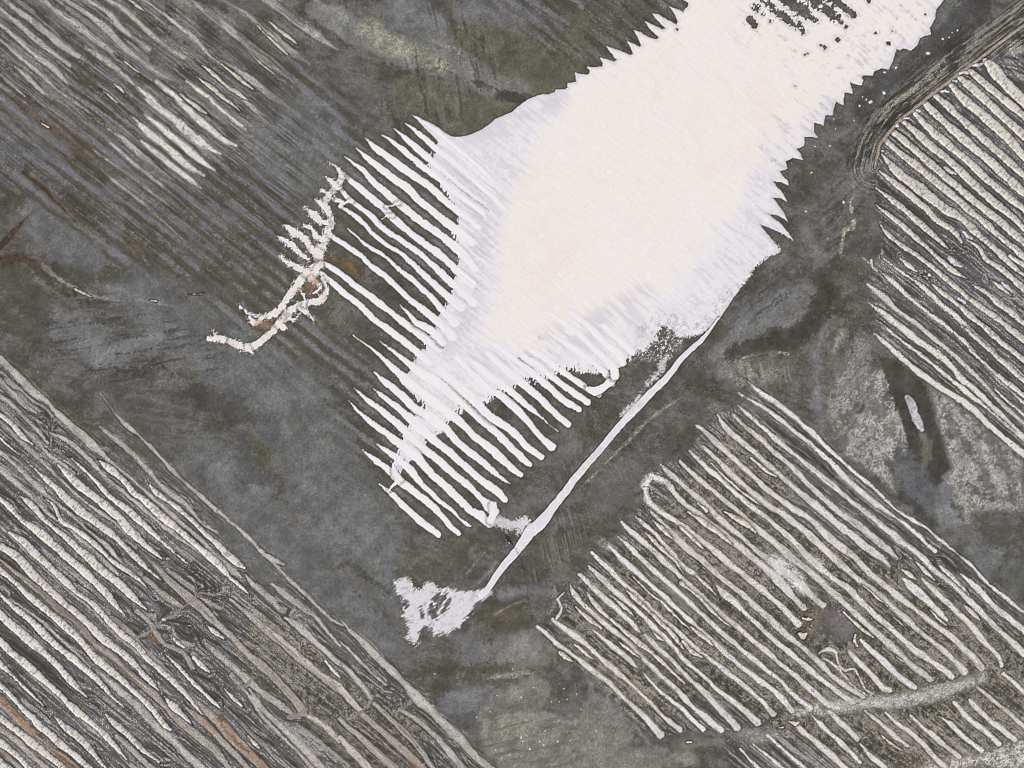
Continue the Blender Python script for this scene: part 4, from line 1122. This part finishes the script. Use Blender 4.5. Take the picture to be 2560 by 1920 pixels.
# ---------------------------------------------------------------- the white fingers and the web of salt
def paint_white(txt, kind, base, hgt, edge=0.7, fray=0.5, ws=1.0):
    for l in lines(txt):
        pts = [(a, b, c * ws) for a, b, c in parse(l)]; hw = max(p[2] for p in pts) / 2
        sl_, s = stroke(pts, 10)
        s = s + fray * FRAY[sl_] + (1.2 * n_fine[sl_] + 0.4 * (GR[sl_] - .5) + 4.5 * sst(.30, .0, np.abs(vn(PX[sl_] / 8, PY[sl_] / 8, 11) + .2)) + 0.2 if kind == 'web' else 0)
        if kind == 'web':
            hair = np.abs(fbm(PX[sl_], PY[sl_], 9, 4, 2))
            s = np.where((hair < 0.055) & (s < 6.5), np.minimum(s, -0.7 + 0.15 * np.maximum(s, 0)), s)
        if kind == 'finger': s = s + 0.9 * vn(U[sl_] / 16 + len(INFO), V[sl_] / 8, 10) + 0.7 * sst(0.2, 0.8, n_fine[sl_] + 0.8 * (GR[sl_] - .5)) * 2.2
        inpan = np.zeros(s.shape, bool)
        inpan = IDS[sl_] == panid
        m = sst(edge, -edge, s)
        gr, nf = GR[sl_], n_fine[sl_]
        cc = np.broadcast_to(base, COL[sl_].shape).copy()
        cc = mix(cc, rgb(214, 212, 219), sst(-2.2, 0, s) * 0.6)
        cc = mix(cc, rgb(239, 236, 228), sst(-0.2, 0.5, n_mid[sl_]) * sst(-2, -5, s) * 0.6)
        if kind == 'web':
            cc = mix(cc, rgb(205, 190, 178), sst(0.0, 0.6, n_mid[sl_] + 0.5 * nf) * 0.5)
            cc = mix(cc, rgb(160, 140, 122), sst(0.45, 0.7, nf + 0.4 * (gr - .5)) * 0.5)
        COL[sl_] = mix(COL[sl_], cc, m)
        rim = (np.exp(-((s - 1.9) / 1.2) ** 2) * (0.62 if kind == 'finger' else 0.08) * (s > 0) * ~inpan).astype(np.float32)  # dark mud rim, with the shade at the finger's edge painted in
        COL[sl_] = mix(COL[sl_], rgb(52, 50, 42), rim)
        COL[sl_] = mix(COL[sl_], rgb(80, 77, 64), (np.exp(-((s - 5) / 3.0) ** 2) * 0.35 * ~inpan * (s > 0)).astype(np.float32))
        prof = hgt * sst(0.8, -min(hw * .8, 4), s)
        H[sl_] = np.where(s < 1, np.maximum(prof + 0.03 * nf, H[sl_] + prof * 0.45 * inpan), H[sl_])
        tid = new_id(kind=kind, group='finger', pts=pts, hw=hw)
        IDS[sl_] = np.where(s < 0, tid, IDS[sl_])
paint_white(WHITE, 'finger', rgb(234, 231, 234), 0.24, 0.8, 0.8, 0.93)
paint_white(LINKS, 'link', rgb(230, 227, 230), 0.3, 0.9, 1.6)
n0 = len(INFO) + 1
paint_white(WEB, 'web', rgb(228, 222, 219), 0.12, 0.8, 1.1, 1.08)
n1 = len(INFO)
IDS[(IDS >= n0) & (IDS <= n1)] = n0                            # the web is one connected piece of crust
webid = n0
# crumbs cut loose from a ridge by its ragged edge belong to the ground
from collections import deque
def largest_only(k):
    ii, jj = np.nonzero(IDS == k)
    if not len(ii): return
    cells = set(zip(ii.tolist(), jj.tolist())); best = []; rest = []
    while cells:
        st = cells.pop(); comp = [st]; dq = deque([st])
        while dq:
            a, b = dq.popleft()
            for nb in ((a + 1, b), (a - 1, b), (a, b + 1), (a, b - 1)):
                if nb in cells: cells.remove(nb); comp.append(nb); dq.append(nb)
        if len(comp) > len(best): rest += best; best = comp
        else: rest += comp
    for a, b in rest: IDS[a, b] = 0

# rust breathing round the web
for l in ("d1990,180,50 2040,160,40", "d1900,240,20 1960,200,24", "e60,50,24 130,150,16", "d1660,440,50 1740,440,40"):
    sl_, s = stroke(parse(l), 14)
    COL[sl_] = mix(COL[sl_], rgb(150, 112, 84), sst(6, -6, s + 5 * n_fine[sl_]) * 0.5)

# lone white salt patches lying in the channels
for l in lines(WHITEPATCH):
    pts = parse(l)
    sl_, s = stroke(pts, 8); s = s + 1.6 * FRAY[sl_] + (3 * n_fine[sl_] if max(p[2] for p in pts) > 17 else 0)
    COL[sl_] = mix(COL[sl_], rgb(222, 220, 226) * (0.90 if max(p[2] for p in pts) > 17 else 1), sst(0.8, -1.0, s) * (0.8 + 0.3 * n_fine[sl_]))
    COL[sl_] = mix(COL[sl_], rgb(60, 58, 54), (np.exp(-((s - 1.8) / 1.1) ** 2) * 0.4).astype(np.float32))
    H[sl_] = np.where(s < 0.5, np.maximum(H[sl_], 0.3 * sst(0.8, -2, s)), H[sl_])
    tid = new_id(kind='patch', group='', pts=pts, hw=max(p[2] for p in pts) / 2)
    IDS[sl_] = np.where(s < 0.1, tid, IDS[sl_])

# the splash of salt where the dyke ends
sp_sl, sp = polygon(parse(" ".join(SPLASH.split())), 24)
wis = vn((PX[sp_sl] * 0.64 + PY[sp_sl] * 0.77) / 3.2, (PX[sp_sl] * 0.77 - PY[sp_sl] * 0.64) / 24, 4)
sp = sp + 7 * n_fine[sp_sl] + 12 * (GR[sp_sl] - 0.5) * sst(-14, 3, sp) + 5 * n_mid[sp_sl] + 5 * wis * sst(-26, 0, sp)
for l in SPLASH_HOLES.split('|'):
    sl_, s = stroke(parse(l), 10, PX, PY, 8)
    a, b = sl_[0].start - sp_sl[0].start, sl_[1].start - sp_sl[1].start
    sub = sp[a:a + s.shape[0], b:b + s.shape[1]]
    streak = vn((PX[sl_] * 0.6 + PY[sl_] * 0.8) / 3.0, (PX[sl_] * 0.8 - PY[sl_] * 0.6) / 14, 4)
    np.maximum(sub, -(s + 3 * FRAY[sl_] + 5 * streak), out=sub)
COL[sp_sl] = mix(COL[sp_sl], rgb(226, 223, 228), sst(2.0, -2.0, sp) * (0.93 - 0.25 * sst(0.0, 0.6, n_fine[sp_sl])))
COL[sp_sl] = mix(COL[sp_sl], rgb(176, 174, 180), sst(9, 1, sp) * sst(0.2, 0.8, GR[sp_sl] + 0.3 * n_fine[sp_sl]) * 0.4)
H[sp_sl] = np.where(sp < 1, np.maximum(H[sp_sl], 0.2 * sst(1, -4, sp) + 0.05 * n_fine[sp_sl]), H[sp_sl])
splashid = new_id(kind='splash', group='', pts=[], hw=40)
IDS[sp_sl] = np.where(sp < 0, splashid, IDS[sp_sl])

# lacy salt that creeps from the pan towards the dyke
sl_, s = stroke(parse("e1900,640,60 2000,620,110 2080,600,140 2150,520,160 2186,480,140"), 20, PX, PY, 12)
lace = np.abs(vn(PX[sl_] / 4.0 + PY[sl_] / 8, PY[sl_] / 7.5, 3)) + 0.8 * np.abs(vn(PX[sl_] / 2.3, PY[sl_] / 4.2, 7)) + 0.25 * GR[sl_]
COL[sl_] = mix(COL[sl_], rgb(214, 212, 214), sst(8, -16, s + 6 * n_fine[sl_]) * sst(0.62, 0.34, lace) * (IDS[sl_] == 0))

# the dyke
sl_, s = stroke([(a, b, c * 0.82) for a, b, c in parse(CAUSEWAY)], 14)
s = s + 0.5 * FRAY[sl_]
cc = np.broadcast_to(rgb(221, 218, 223), COL[sl_].shape).copy()
cc = mix(cc, rgb(206, 203, 206), sst(0.0, 0.5, n_mid[sl_] + 0.5 * n_fine[sl_]) * 0.7)
cc = mix(cc, rgb(238, 236, 238), sst(-2.4, -0.4, s) * 0.5)
COL[sl_] = mix(COL[sl_], cc, sst(0.7, -0.8, s))
COL[sl_] = mix(COL[sl_], rgb(48, 46, 40), (np.exp(-((s - 1.8) / 1.2) ** 2) * 0.6 * (s > 0) * (IDS[sl_] != splashid)).astype(np.float32))
H[sl_] = np.where(s < 1, np.maximum(H[sl_], 0.9 * sst(0.9, -3, s) + 0.03 * n_fine[sl_]), H[sl_])
dykeid = new_id(kind='dyke', group='', pts=parse(CAUSEWAY), hw=12)
IDS[sl_] = np.where(s < 0, dykeid, IDS[sl_])
# salt crumbs along the dyke's left side and by its root
for l in ("e1820,1010,20 1880,960,26 1930,900,20", "e1980,820,24 2040,760,30 2100,650,30", "h1150,120,36 1200,60,40", "h1010,60,60 1100,90,60 1180,60,50"):
    sl_, s = stroke(parse(l), 12, PX, PY, 8)
    mk = sst(5, -4, s + 9 * (FRAY[sl_]) + 8 * (GR[sl_] - .5)) * (IDS[sl_] == 0)
    COL[sl_] = mix(COL[sl_], rgb(216, 213, 216), mk * 0.85)

lowp = np.stack([blur(COL[..., k], 1) for k in range(3)], -1)
wm = (1 - sst(.80, .88, lowp.mean(-1)))[..., None]
COL = np.clip(COL + (0.2 + 0.5 * wm) * (COL - lowp), 0.1, 0.955)
# grain: crystals and crumbs, finest thing the grid can hold
dens = sst(0.35, 0.6, COL.mean(-1)) * (1 - sst(0.72, 0.85, COL.mean(-1)))
gr2 = np.random.rand(NY, NX).astype(np.float32)
COL *= (1 + (0.03 + 0.30 * (1 - sst(.72, .85, COL.mean(-1))) + 0.22 * dens) * (0.7 * GR + 0.5 * gr2 - 0.6) + 0.05 * n_fine * (1 - sst(.75, .85, COL.mean(-1))))[..., None]
far = np.maximum(np.maximum(-PX - 60, PX - 2620), np.maximum(-PY - 60, PY - 1980))
H *= sst(200, 0, far)
COL = mix(COL, rgb(92, 90, 84) * (1 + 0.15 * n_big[..., None]), sst(0, 60, far) * 0.5)
COL = np.clip(COL, 0.02, 0.97)
LIN = np.where(COL < 0.04045, COL / 12.92, ((COL + 0.055) / 1.055) ** 2.4).astype(np.float32)
LIN = np.clip(LIN * 0.98, 0, 0.9)

for k_ in (panid, webid, splashid, dykeid): largest_only(k_)
# ---------------------------------------------------------------- materials
def salt_material(name, grain, bump, cracks=None, rough=0.9):
    mt = bpy.data.materials.new(name); mt.use_nodes = True
    t = mt.node_tree; N = t.nodes; L = t.links
    b = N["Principled BSDF"]; b.inputs["Roughness"].default_value = rough
    b.inputs["Specular IOR Level"].default_value = 0.25
    at = N.new("ShaderNodeAttribute"); at.attribute_name = "soil"
    geo = N.new("ShaderNodeNewGeometry")
    nz = N.new("ShaderNodeTexNoise"); nz.inputs["Scale"].default_value = 1.3; nz.inputs["Detail"].default_value = 4
    nz.inputs["Roughness"].default_value = 0.75
    L.new(geo.outputs["Position"], nz.inputs["Vector"])
    mr = N.new("ShaderNodeMapRange"); mr.inputs[1].default_value = 0.25; mr.inputs[2].default_value = 0.75
    mr.inputs[3].default_value = 1 - grain; mr.inputs[4].default_value = 1 + grain
    L.new(nz.outputs["Fac"], mr.inputs[0])
    mul = N.new("ShaderNodeVectorMath"); mul.operation = 'MULTIPLY'
    cmb = N.new("ShaderNodeCombineXYZ")
    for k in range(3): L.new(mr.outputs[0], cmb.inputs[k])
    L.new(at.outputs["Color"], mul.inputs[0]); L.new(cmb.outputs[0], mul.inputs[1])
    last = mul.outputs[0]
    if cracks:
        size, width, colr, amt = cracks
        wob = N.new("ShaderNodeTexNoise"); wob.inputs["Scale"].default_value = 0.10; wob.inputs["Detail"].default_value = 3
        L.new(geo.outputs["Position"], wob.inputs["Vector"])
        add = N.new("ShaderNodeVectorMath"); add.operation = 'MULTIPLY_ADD'
        add.inputs[1].default_value = (9, 9, 0); L.new(wob.outputs["Color"], add.inputs[0]); L.new(geo.outputs["Position"], add.inputs[2])
        vo = N.new("ShaderNodeTexVoronoi"); vo.voronoi_dimensions = '2D'; vo.feature = 'DISTANCE_TO_EDGE'; vo.inputs["Scale"].default_value = 1 / size
        L.new(add.outputs[0], vo.inputs["Vector"])
        r = N.new("ShaderNodeMapRange"); r.inputs[1].default_value = 0; r.inputs[2].default_value = width
        r.inputs[3].default_value = amt; r.inputs[4].default_value = 0
        L.new(vo.outputs["Distance"], r.inputs[0])
        fade = N.new("ShaderNodeTexNoise"); fade.inputs["Scale"].default_value = 0.02; L.new(geo.outputs["Position"], fade.inputs["Vector"])
        fr_ = N.new("ShaderNodeMapRange"); fr_.inputs[1].default_value = 0.4; fr_.inputs[2].default_value = 0.6
        L.new(fade.outputs["Fac"], fr_.inputs[0])
        mm = N.new("ShaderNodeMath"); mm.operation = 'MULTIPLY'; L.new(r.outputs[0], mm.inputs[0]); L.new(fr_.outputs[0], mm.inputs[1])
        mx = N.new("ShaderNodeMix"); mx.data_type = 'RGBA'
        L.new(mm.outputs[0], mx.inputs[0]); L.new(last, mx.inputs[6]); mx.inputs[7].default_value = (*colr, 1)
        last = mx.outputs[2]
    L.new(last, b.inputs["Base Color"])
    bp = N.new("ShaderNodeBump"); bp.inputs["Strength"].default_value = bump; bp.inputs["Distance"].default_value = 0.3
    L.new(nz.outputs["Fac"], bp.inputs["Height"]); L.new(bp.outputs[0], b.inputs["Normal"])
    return mt
MAT = {
    'ground': salt_material("mud_and_salt_bloom", 0.42, 0.6),
    'P': salt_material("pale_salt_bank", 0.24, 0.5), 'T': salt_material("tan_salt_bank", 0.24, 0.5), 'B': salt_material("trodden_mud", 0.25, 0.5),
    'C': salt_material("rough_cream_salt", 0.26, 0.9), 'finger': salt_material("smooth_white_salt", 0.015, 0.04),
    'pan': salt_material("cracked_white_pan", 0.015, 0.04, (20, 0.03, (0.80, 0.60, 0.52), 0.5)),
    'dyke': salt_material("packed_salt_dyke", 0.05, 0.3, (16, 0.05, (0.9, 0.88, 0.86), 0.9)),
}
MAT['link'] = MAT['finger']; MAT['web'] = salt_material("crusted_web_salt", 0.12, 0.5); MAT['patch'] = MAT['finger']; MAT['splash'] = MAT['web']; MAT['track'] = MAT['B']

# ---------------------------------------------------------------- cut the surveyed surface into its things
VX = ((PX - 1280) * M).astype(np.float32); VY = ((960 - PY) * M).astype(np.float32)
CO = np.stack([VX.ravel(), VY.ravel(), H.ravel()], -1)
LR_ = np.concatenate([LIN.reshape(-1, 3), np.ones((NY * NX, 1), np.float32)], -1)
fid = IDS[:-1, :-1]
fid = np.maximum(np.maximum(fid, IDS[1:, :-1]), np.maximum(IDS[:-1, 1:], IDS[1:, 1:])) * (IDS[:-1, :-1] > 0) if False else IDS[:-1, :-1]
idx = np.arange(NY * NX, dtype=np.int32).reshape(NY, NX)
Q = np.stack([idx[1:, :-1], idx[1:, 1:], idx[:-1, 1:], idx[:-1, :-1]], -1).reshape(-1, 4)
F = fid.ravel()
order = np.argsort(F, kind='stable'); Fs = F[order]
starts = np.searchsorted(Fs, np.arange(len(INFO) + 2))

def build(name, faces, material):
    u, inv = np.unique(Q[faces].ravel(), return_inverse=True)
    co = CO[u]; ctr = np.array([co[:, 0].mean(), co[:, 1].mean(), 0]) if name != 'ground' else np.zeros(3)
    me = bpy.data.meshes.new(name)
    me.vertices.add(len(u)); me.vertices.foreach_set("co", (co - ctr).astype(np.float32).ravel())
    nf = len(faces)
    me.loops.add(nf * 4); me.loops.foreach_set("vertex_index", inv.astype(np.int32).ravel())
    me.polygons.add(nf); me.polygons.foreach_set("loop_start", np.arange(0, nf * 4, 4, dtype=np.int32))
    me.update(calc_edges=True)
    ca = me.color_attributes.new("soil", 'FLOAT_COLOR', 'POINT')
    ca.data.foreach_set("color", LR_[u].ravel())
    me.materials.append(material)
    o = bpy.data.objects.new(name, me); scene.collection.objects.link(o); o.location = ctr
    return o

def say(o, label, cat, group=None, kind=None):
    if label: o["label"] = label
    if cat: o["category"] = cat
    if group: o["group"] = group
    if kind: o["kind"] = kind

gr_o = build("ground", order[starts[0]:starts[1]], MAT['ground'])
gr_o["kind"] = "structure"; gr_o["label"] = "dark grey and olive mud flat streaked with old furrows and salt bloom"

NAMEK = dict(link='salt_bridge', P='salt_bank', T='tan_bank', B='mud_causeway', C='rough_salt_ridge', finger='salt_finger', web='salt_web', patch='salt_patch',
             splash='salt_splash', pan='salt_pan', dyke='salt_dyke', track='dirt_track')
CAT = dict(link='salt bridge', P='salt bank', T='tan bank', B='mud causeway', C='salt ridge', finger='salt finger', web='salt crust', patch='salt patch',
           splash='salt crust', pan='salt pan', dyke='dyke', track='track')
FIELD = dict(LL='lower-left field', LR='lower-right field', R='right-hand field', UL='upper-left field')
ORD = lambda n: {1: 'first', 2: 'second', 3: 'third'}.get(n, f"{n}{'th' if 10 < n % 100 < 14 else {1:'st',2:'nd',3:'rd'}.get(n % 10, 'th')}")
buckets = {}
for n_, inf in enumerate(INFO, 1):
    if starts[n_ + 1] - starts[n_] < 3: inf['skip'] = True; continue
    if inf['pts']:
        p = np.array(inf['pts']); inf['len'] = float(np.hypot(*(p[-1, :2] - p[0, :2])))
        mid = p[:, :2].mean(0); inf['v'] = -(-mid[0] * SA + mid[1] * CA); inf['mid'] = mid
    buckets.setdefault((inf['kind'], inf['group']), []).append(inf)
for (k, g), lst in buckets.items():
    if not lst[0]['pts']: continue
    lst.sort(key=lambda q: q['v'])
    for r, q in enumerate(lst, 1):
        q['rank'] = r; q['n'] = len(lst)
    if lst:
        ls = sorted(q['len'] for q in lst); ws = sorted(q['hw'] for q in lst)
        for q in lst:
            q['size'] = ('long' if q['len'] > ls[int(len(ls) * .66)] else 'short' if q['len'] < ls[int(len(ls) * .33)] else 'mid-length') + ' ' + \
                        ('broad' if q['hw'] >= ws[int(len(ws) * .6)] else 'narrow')
LOOK = dict(P=dict(LL='pale grey salt bank', LR='whitish speckled salt bank', R='smooth pale salt bank', UL='faint pale grey salt bank'),
            T='tan salt bank', B='trodden grey mud crossing', C=dict(LL='lumpy white salt ridge', LR='lumpy cream salt ridge', R='rough beige salt ridge', UL='small cream salt ridge'))
for n_, inf in enumerate(INFO, 1):
    if inf.get('skip'): continue
    k, g = inf['kind'], inf['group']
    o = build(NAMEK[k], order[starts[n_]:starts[n_ + 1]], MAT[k])
    if k in 'PTBC' and len(k) == 1:
        look = LOOK[k] if isinstance(LOOK[k], str) else LOOK[k][g]
        ff = {'LL': 'counting up from the bottom-left corner', 'LR': 'counting up from its lower-left edge', 'R': 'counting up from its lower-left edge', 'UL': 'counting up from its lower-left edge'}[g]
        say(o, f"{inf['size']} {look}, {FIELD[g]}, {ORD(inf['rank'])} up from its bottom-left {'corner' if g == 'LL' else 'edge'}", CAT[k], f"{look}s of the {FIELD[g]}")
    elif k == 'finger':
        say(o, f"{inf['size']} bright white salt finger, {ORD(inf['rank'])} of the fingers from the lower left", CAT[k], 'white salt fingers beside the pan')
    elif k == 'link': say(o, f"short white salt bridge joining two fingers, {ORD(inf['rank'])} from the lower left", CAT[k], 'salt bridges between the fingers')
    elif k == 'web': say(o, 'ragged branching web of white crust with rust stains at the fingers\' left ends', CAT[k])
    elif k == 'patch':
        x, y = inf['mid']
        if inf['group'] == '' and inf['hw'] > 8.5: lab = 'ragged white salt patch in the dark hollow right of the lower-right field'
        else:
            where = 'right-hand field' if x > 1700 else 'lower-left field'
            lab = f"{inf['size']} smooth white salt patch among ridges, {where}, {ORD(inf['rank'])} from the lower left"
        say(o, lab, CAT[k], 'small white salt patches between the ridges')
    elif k == 'splash': say(o, 'frayed splash of white salt at the lower end of the straight white dyke', CAT[k])
    elif k == 'pan': say(o, 'huge bright white cracked salt pan with toothed edges', CAT[k])
    elif k == 'dyke': say(o, 'straight narrow white salt dyke running from the pan to the splash', CAT[k])
    elif k == 'track': o["kind"] = 'structure'; o["label"] = 'pinkish dirt track along the end of the beige ridges'

# ---------------------------------------------------------------- small things standing on the flat
def plain(name, c, rough=0.9, grain=0.2):
    mt = bpy.data.materials.new(name); mt.use_nodes = True
    t = mt.node_tree; b = t.nodes["Principled BSDF"]; b.inputs["Roughness"].default_value = rough
    nz = t.nodes.new("ShaderNodeTexNoise"); nz.inputs["Scale"].default_value = 2.0; nz.inputs["Detail"].default_value = 4
    cr = t.nodes.new("ShaderNodeValToRGB")
    cr.color_ramp.elements[0].color = (*[v * (1 - grain) for v in c], 1); cr.color_ramp.elements[1].color = (*[min(1, v * (1 + grain)) for v in c], 1)
    t.links.new(nz.outputs[0], cr.inputs[0]); t.links.new(cr.outputs[0], b.inputs["Base Color"]); return mt
m_salt = plain("salt_lump", (0.78, 0.76, 0.76)); m_scrub = plain("black_scrub", (0.018, 0.018, 0.012)); m_white = plain("white_sheet", (0.85, 0.85, 0.85), 0.5, 0.05)
m_blue = plain("blue_sheet", (0.012, 0.02, 0.16), 0.5, 0.1); m_grey = plain("post", (0.2, 0.18, 0.16))

def height(px, py):
    j = np.searchsorted(XS, px); i = np.searchsorted(YS, py); return float(H[i, j])

def lump_mesh(name, r, flat, seed, mat):
    rnd = random.Random(seed); bm = bmesh.new()
    bmesh.ops.create_icosphere(bm, subdivisions=2, radius=1.0)
    ax = 1 + rnd.uniform(-.25, .25)
    for v in bm.verts:
        k = 1 + rnd.uniform(-.22, .22)
        v.co.x *= r * k * ax; v.co.y *= r * k / ax; v.co.z = max(v.co.z, -0.25) * r * flat * k
    me = bpy.data.meshes.new(name); bm.to_mesh(me); bm.free(); me.materials.append(mat); return me

LW = [('on the dark strip beside the track', lambda x, y: y < 900), ('on the grey flat below the dyke', lambda x, y: y >= 900)]
lumps = [(p[0], p[1], p[2]) for p in parse(LUMPS)]
lumps.sort(key=lambda p: -p[1] + 0.3 * p[0])
meshes = [lump_mesh("salt_lump", 1.0, 0.35, q, m_salt) for q in range(6)]
cnt = {0: 0, 1: 0}
for q, (x, y, wd) in enumerate(lumps):
    o = bpy.data.objects.new("salt_lump", meshes[q % 6]); scene.collection.objects.link(o)
    r = wd * M / 2 * 1.05
    o.location = ((x - 1280) * M, (960 - y) * M, height(x, y)); o.scale = (r, r, min(r, 1.5)); o.rotation_euler = (0, 0, random.uniform(0, 6.28))
    wi = 0 if y < 900 else 1; cnt[wi] += 1
    say(o, f"{'larger' if r > 1.4 else 'tiny'} white salt lump {LW[wi][0]}, {ORD(cnt[wi])} from the lowest", 'salt lump', f"white salt lumps {LW[wi][0]}")

# dotted line of dark scrub that crosses the dyke and runs down to the lower-right field
trail = parse("h1120,225,4 1140,255,4 1150,285,4 1162,310,4 1172,340,4 1182,370,4 1190,410,4 1200,460,4 1207,510,4 1213,560,4 1218,610,4 1226,660,4 1235,710,4 1245,770,4")
tr = smooth_pts(trail, 1.0)
acc = 0; last = tr[0]; k = 0
sm = [lump_mesh("dark_scrub", 1.0, 0.8, 40 + q, m_scrub) for q in range(6)]
def scrub(x, y, r, label, group):
    global k
    o = bpy.data.objects.new("dark_scrub", sm[k % 6]); scene.collection.objects.link(o); k += 1
    o.location = ((x - 1280) * M, (960 - y) * M, height(x, y)); o.scale = (r, r * random.uniform(.6, 1), r); o.rotation_euler = (0, 0, random.uniform(0, 6))
    say(o, label, 'scrub', group)
cnt_ = 0
for p in tr:
    d = math.hypot(p[0] - last[0], p[1] - last[1])
    if d > acc:
        cnt_ += 1
        ondyke = cnt_ < 5
        scrub(p[0] + random.uniform(-1.8, 1.8), p[1] + random.uniform(-.8, .8), random.uniform(.45, .8),
              f"tiny black tuft in the dotted line {'across' if ondyke else 'below'} the dyke, {ORD(cnt_)} from its top", 'black scrub tufts in the dotted line')
        last = p; acc = random.uniform(2.6, 5.0)
cl = parse("h1065,150,4 1080,158,4 1072,165,4 1088,170,4 1080,178,4 1092,185,4 1100,190,4 1086,188,4 1095,200,4 1108,205,4")
cl.sort(key=lambda p: p[1])
for q, p in enumerate(cl, 1):
    scrub(p[0], p[1], random.uniform(1.0, 1.7), f"black scrub bush in the clump left of the dyke, {ORD(q)} from the clump's top", 'black scrub bushes in the clump by the dyke')

# small blue and white shelter at the foot of the clump
def box(bm, x0, x1, y0, y1, z0, z1):
    vs_ = [bm.verts.new(c) for c in ((x0, y0, z0), (x1, y0, z0), (x1, y1, z0), (x0, y1, z0), (x0, y0, z1), (x1, y0, z1), (x1, y1, z1), (x0, y1, z1))]
    for f in ((3, 2, 1, 0), (4, 5, 6, 7), (0, 1, 5, 4), (1, 2, 6, 5), (2, 3, 7, 6), (3, 0, 4, 7)): bm.faces.new([vs_[a] for a in f])
p = parse("h1086,200,4")[0]
root = bpy.data.objects.new("shelter", None); scene.collection.objects.link(root)
root.location = ((p[0] - 1280) * M, (960 - p[1]) * M, height(p[0], p[1])); root.rotation_euler = (0, 0, math.radians(45))
say(root, 'tiny shelter, half white and half dark blue, beside the black scrub clump', 'shelter')
def part(name, fn, mat, parent=root):
    bm = bmesh.new(); fn(bm); bmesh.ops.bevel(bm, geom=bm.edges[:], offset=0.03, segments=1, affect='EDGES')
    me = bpy.data.meshes.new(name); bm.to_mesh(me); bm.free(); me.materials.append(mat)
    o = bpy.data.objects.new(name, me); scene.collection.objects.link(o); o.parent = parent; return o
part("wall", lambda b: box(b, -0.9, 1.0, -0.8, 0.8, -0.1, 1.5), m_grey)
part("white_roof", lambda b: box(b, 0.05, 1.2, -1.0, 1.0, 1.503, 1.62), m_white)
part("blue_roof", lambda b: box(b, -1.25, 0.047, -0.95, 0.95, 1.503, 1.60), m_blue)
print("things", len(INFO), "grid", NX, NY)
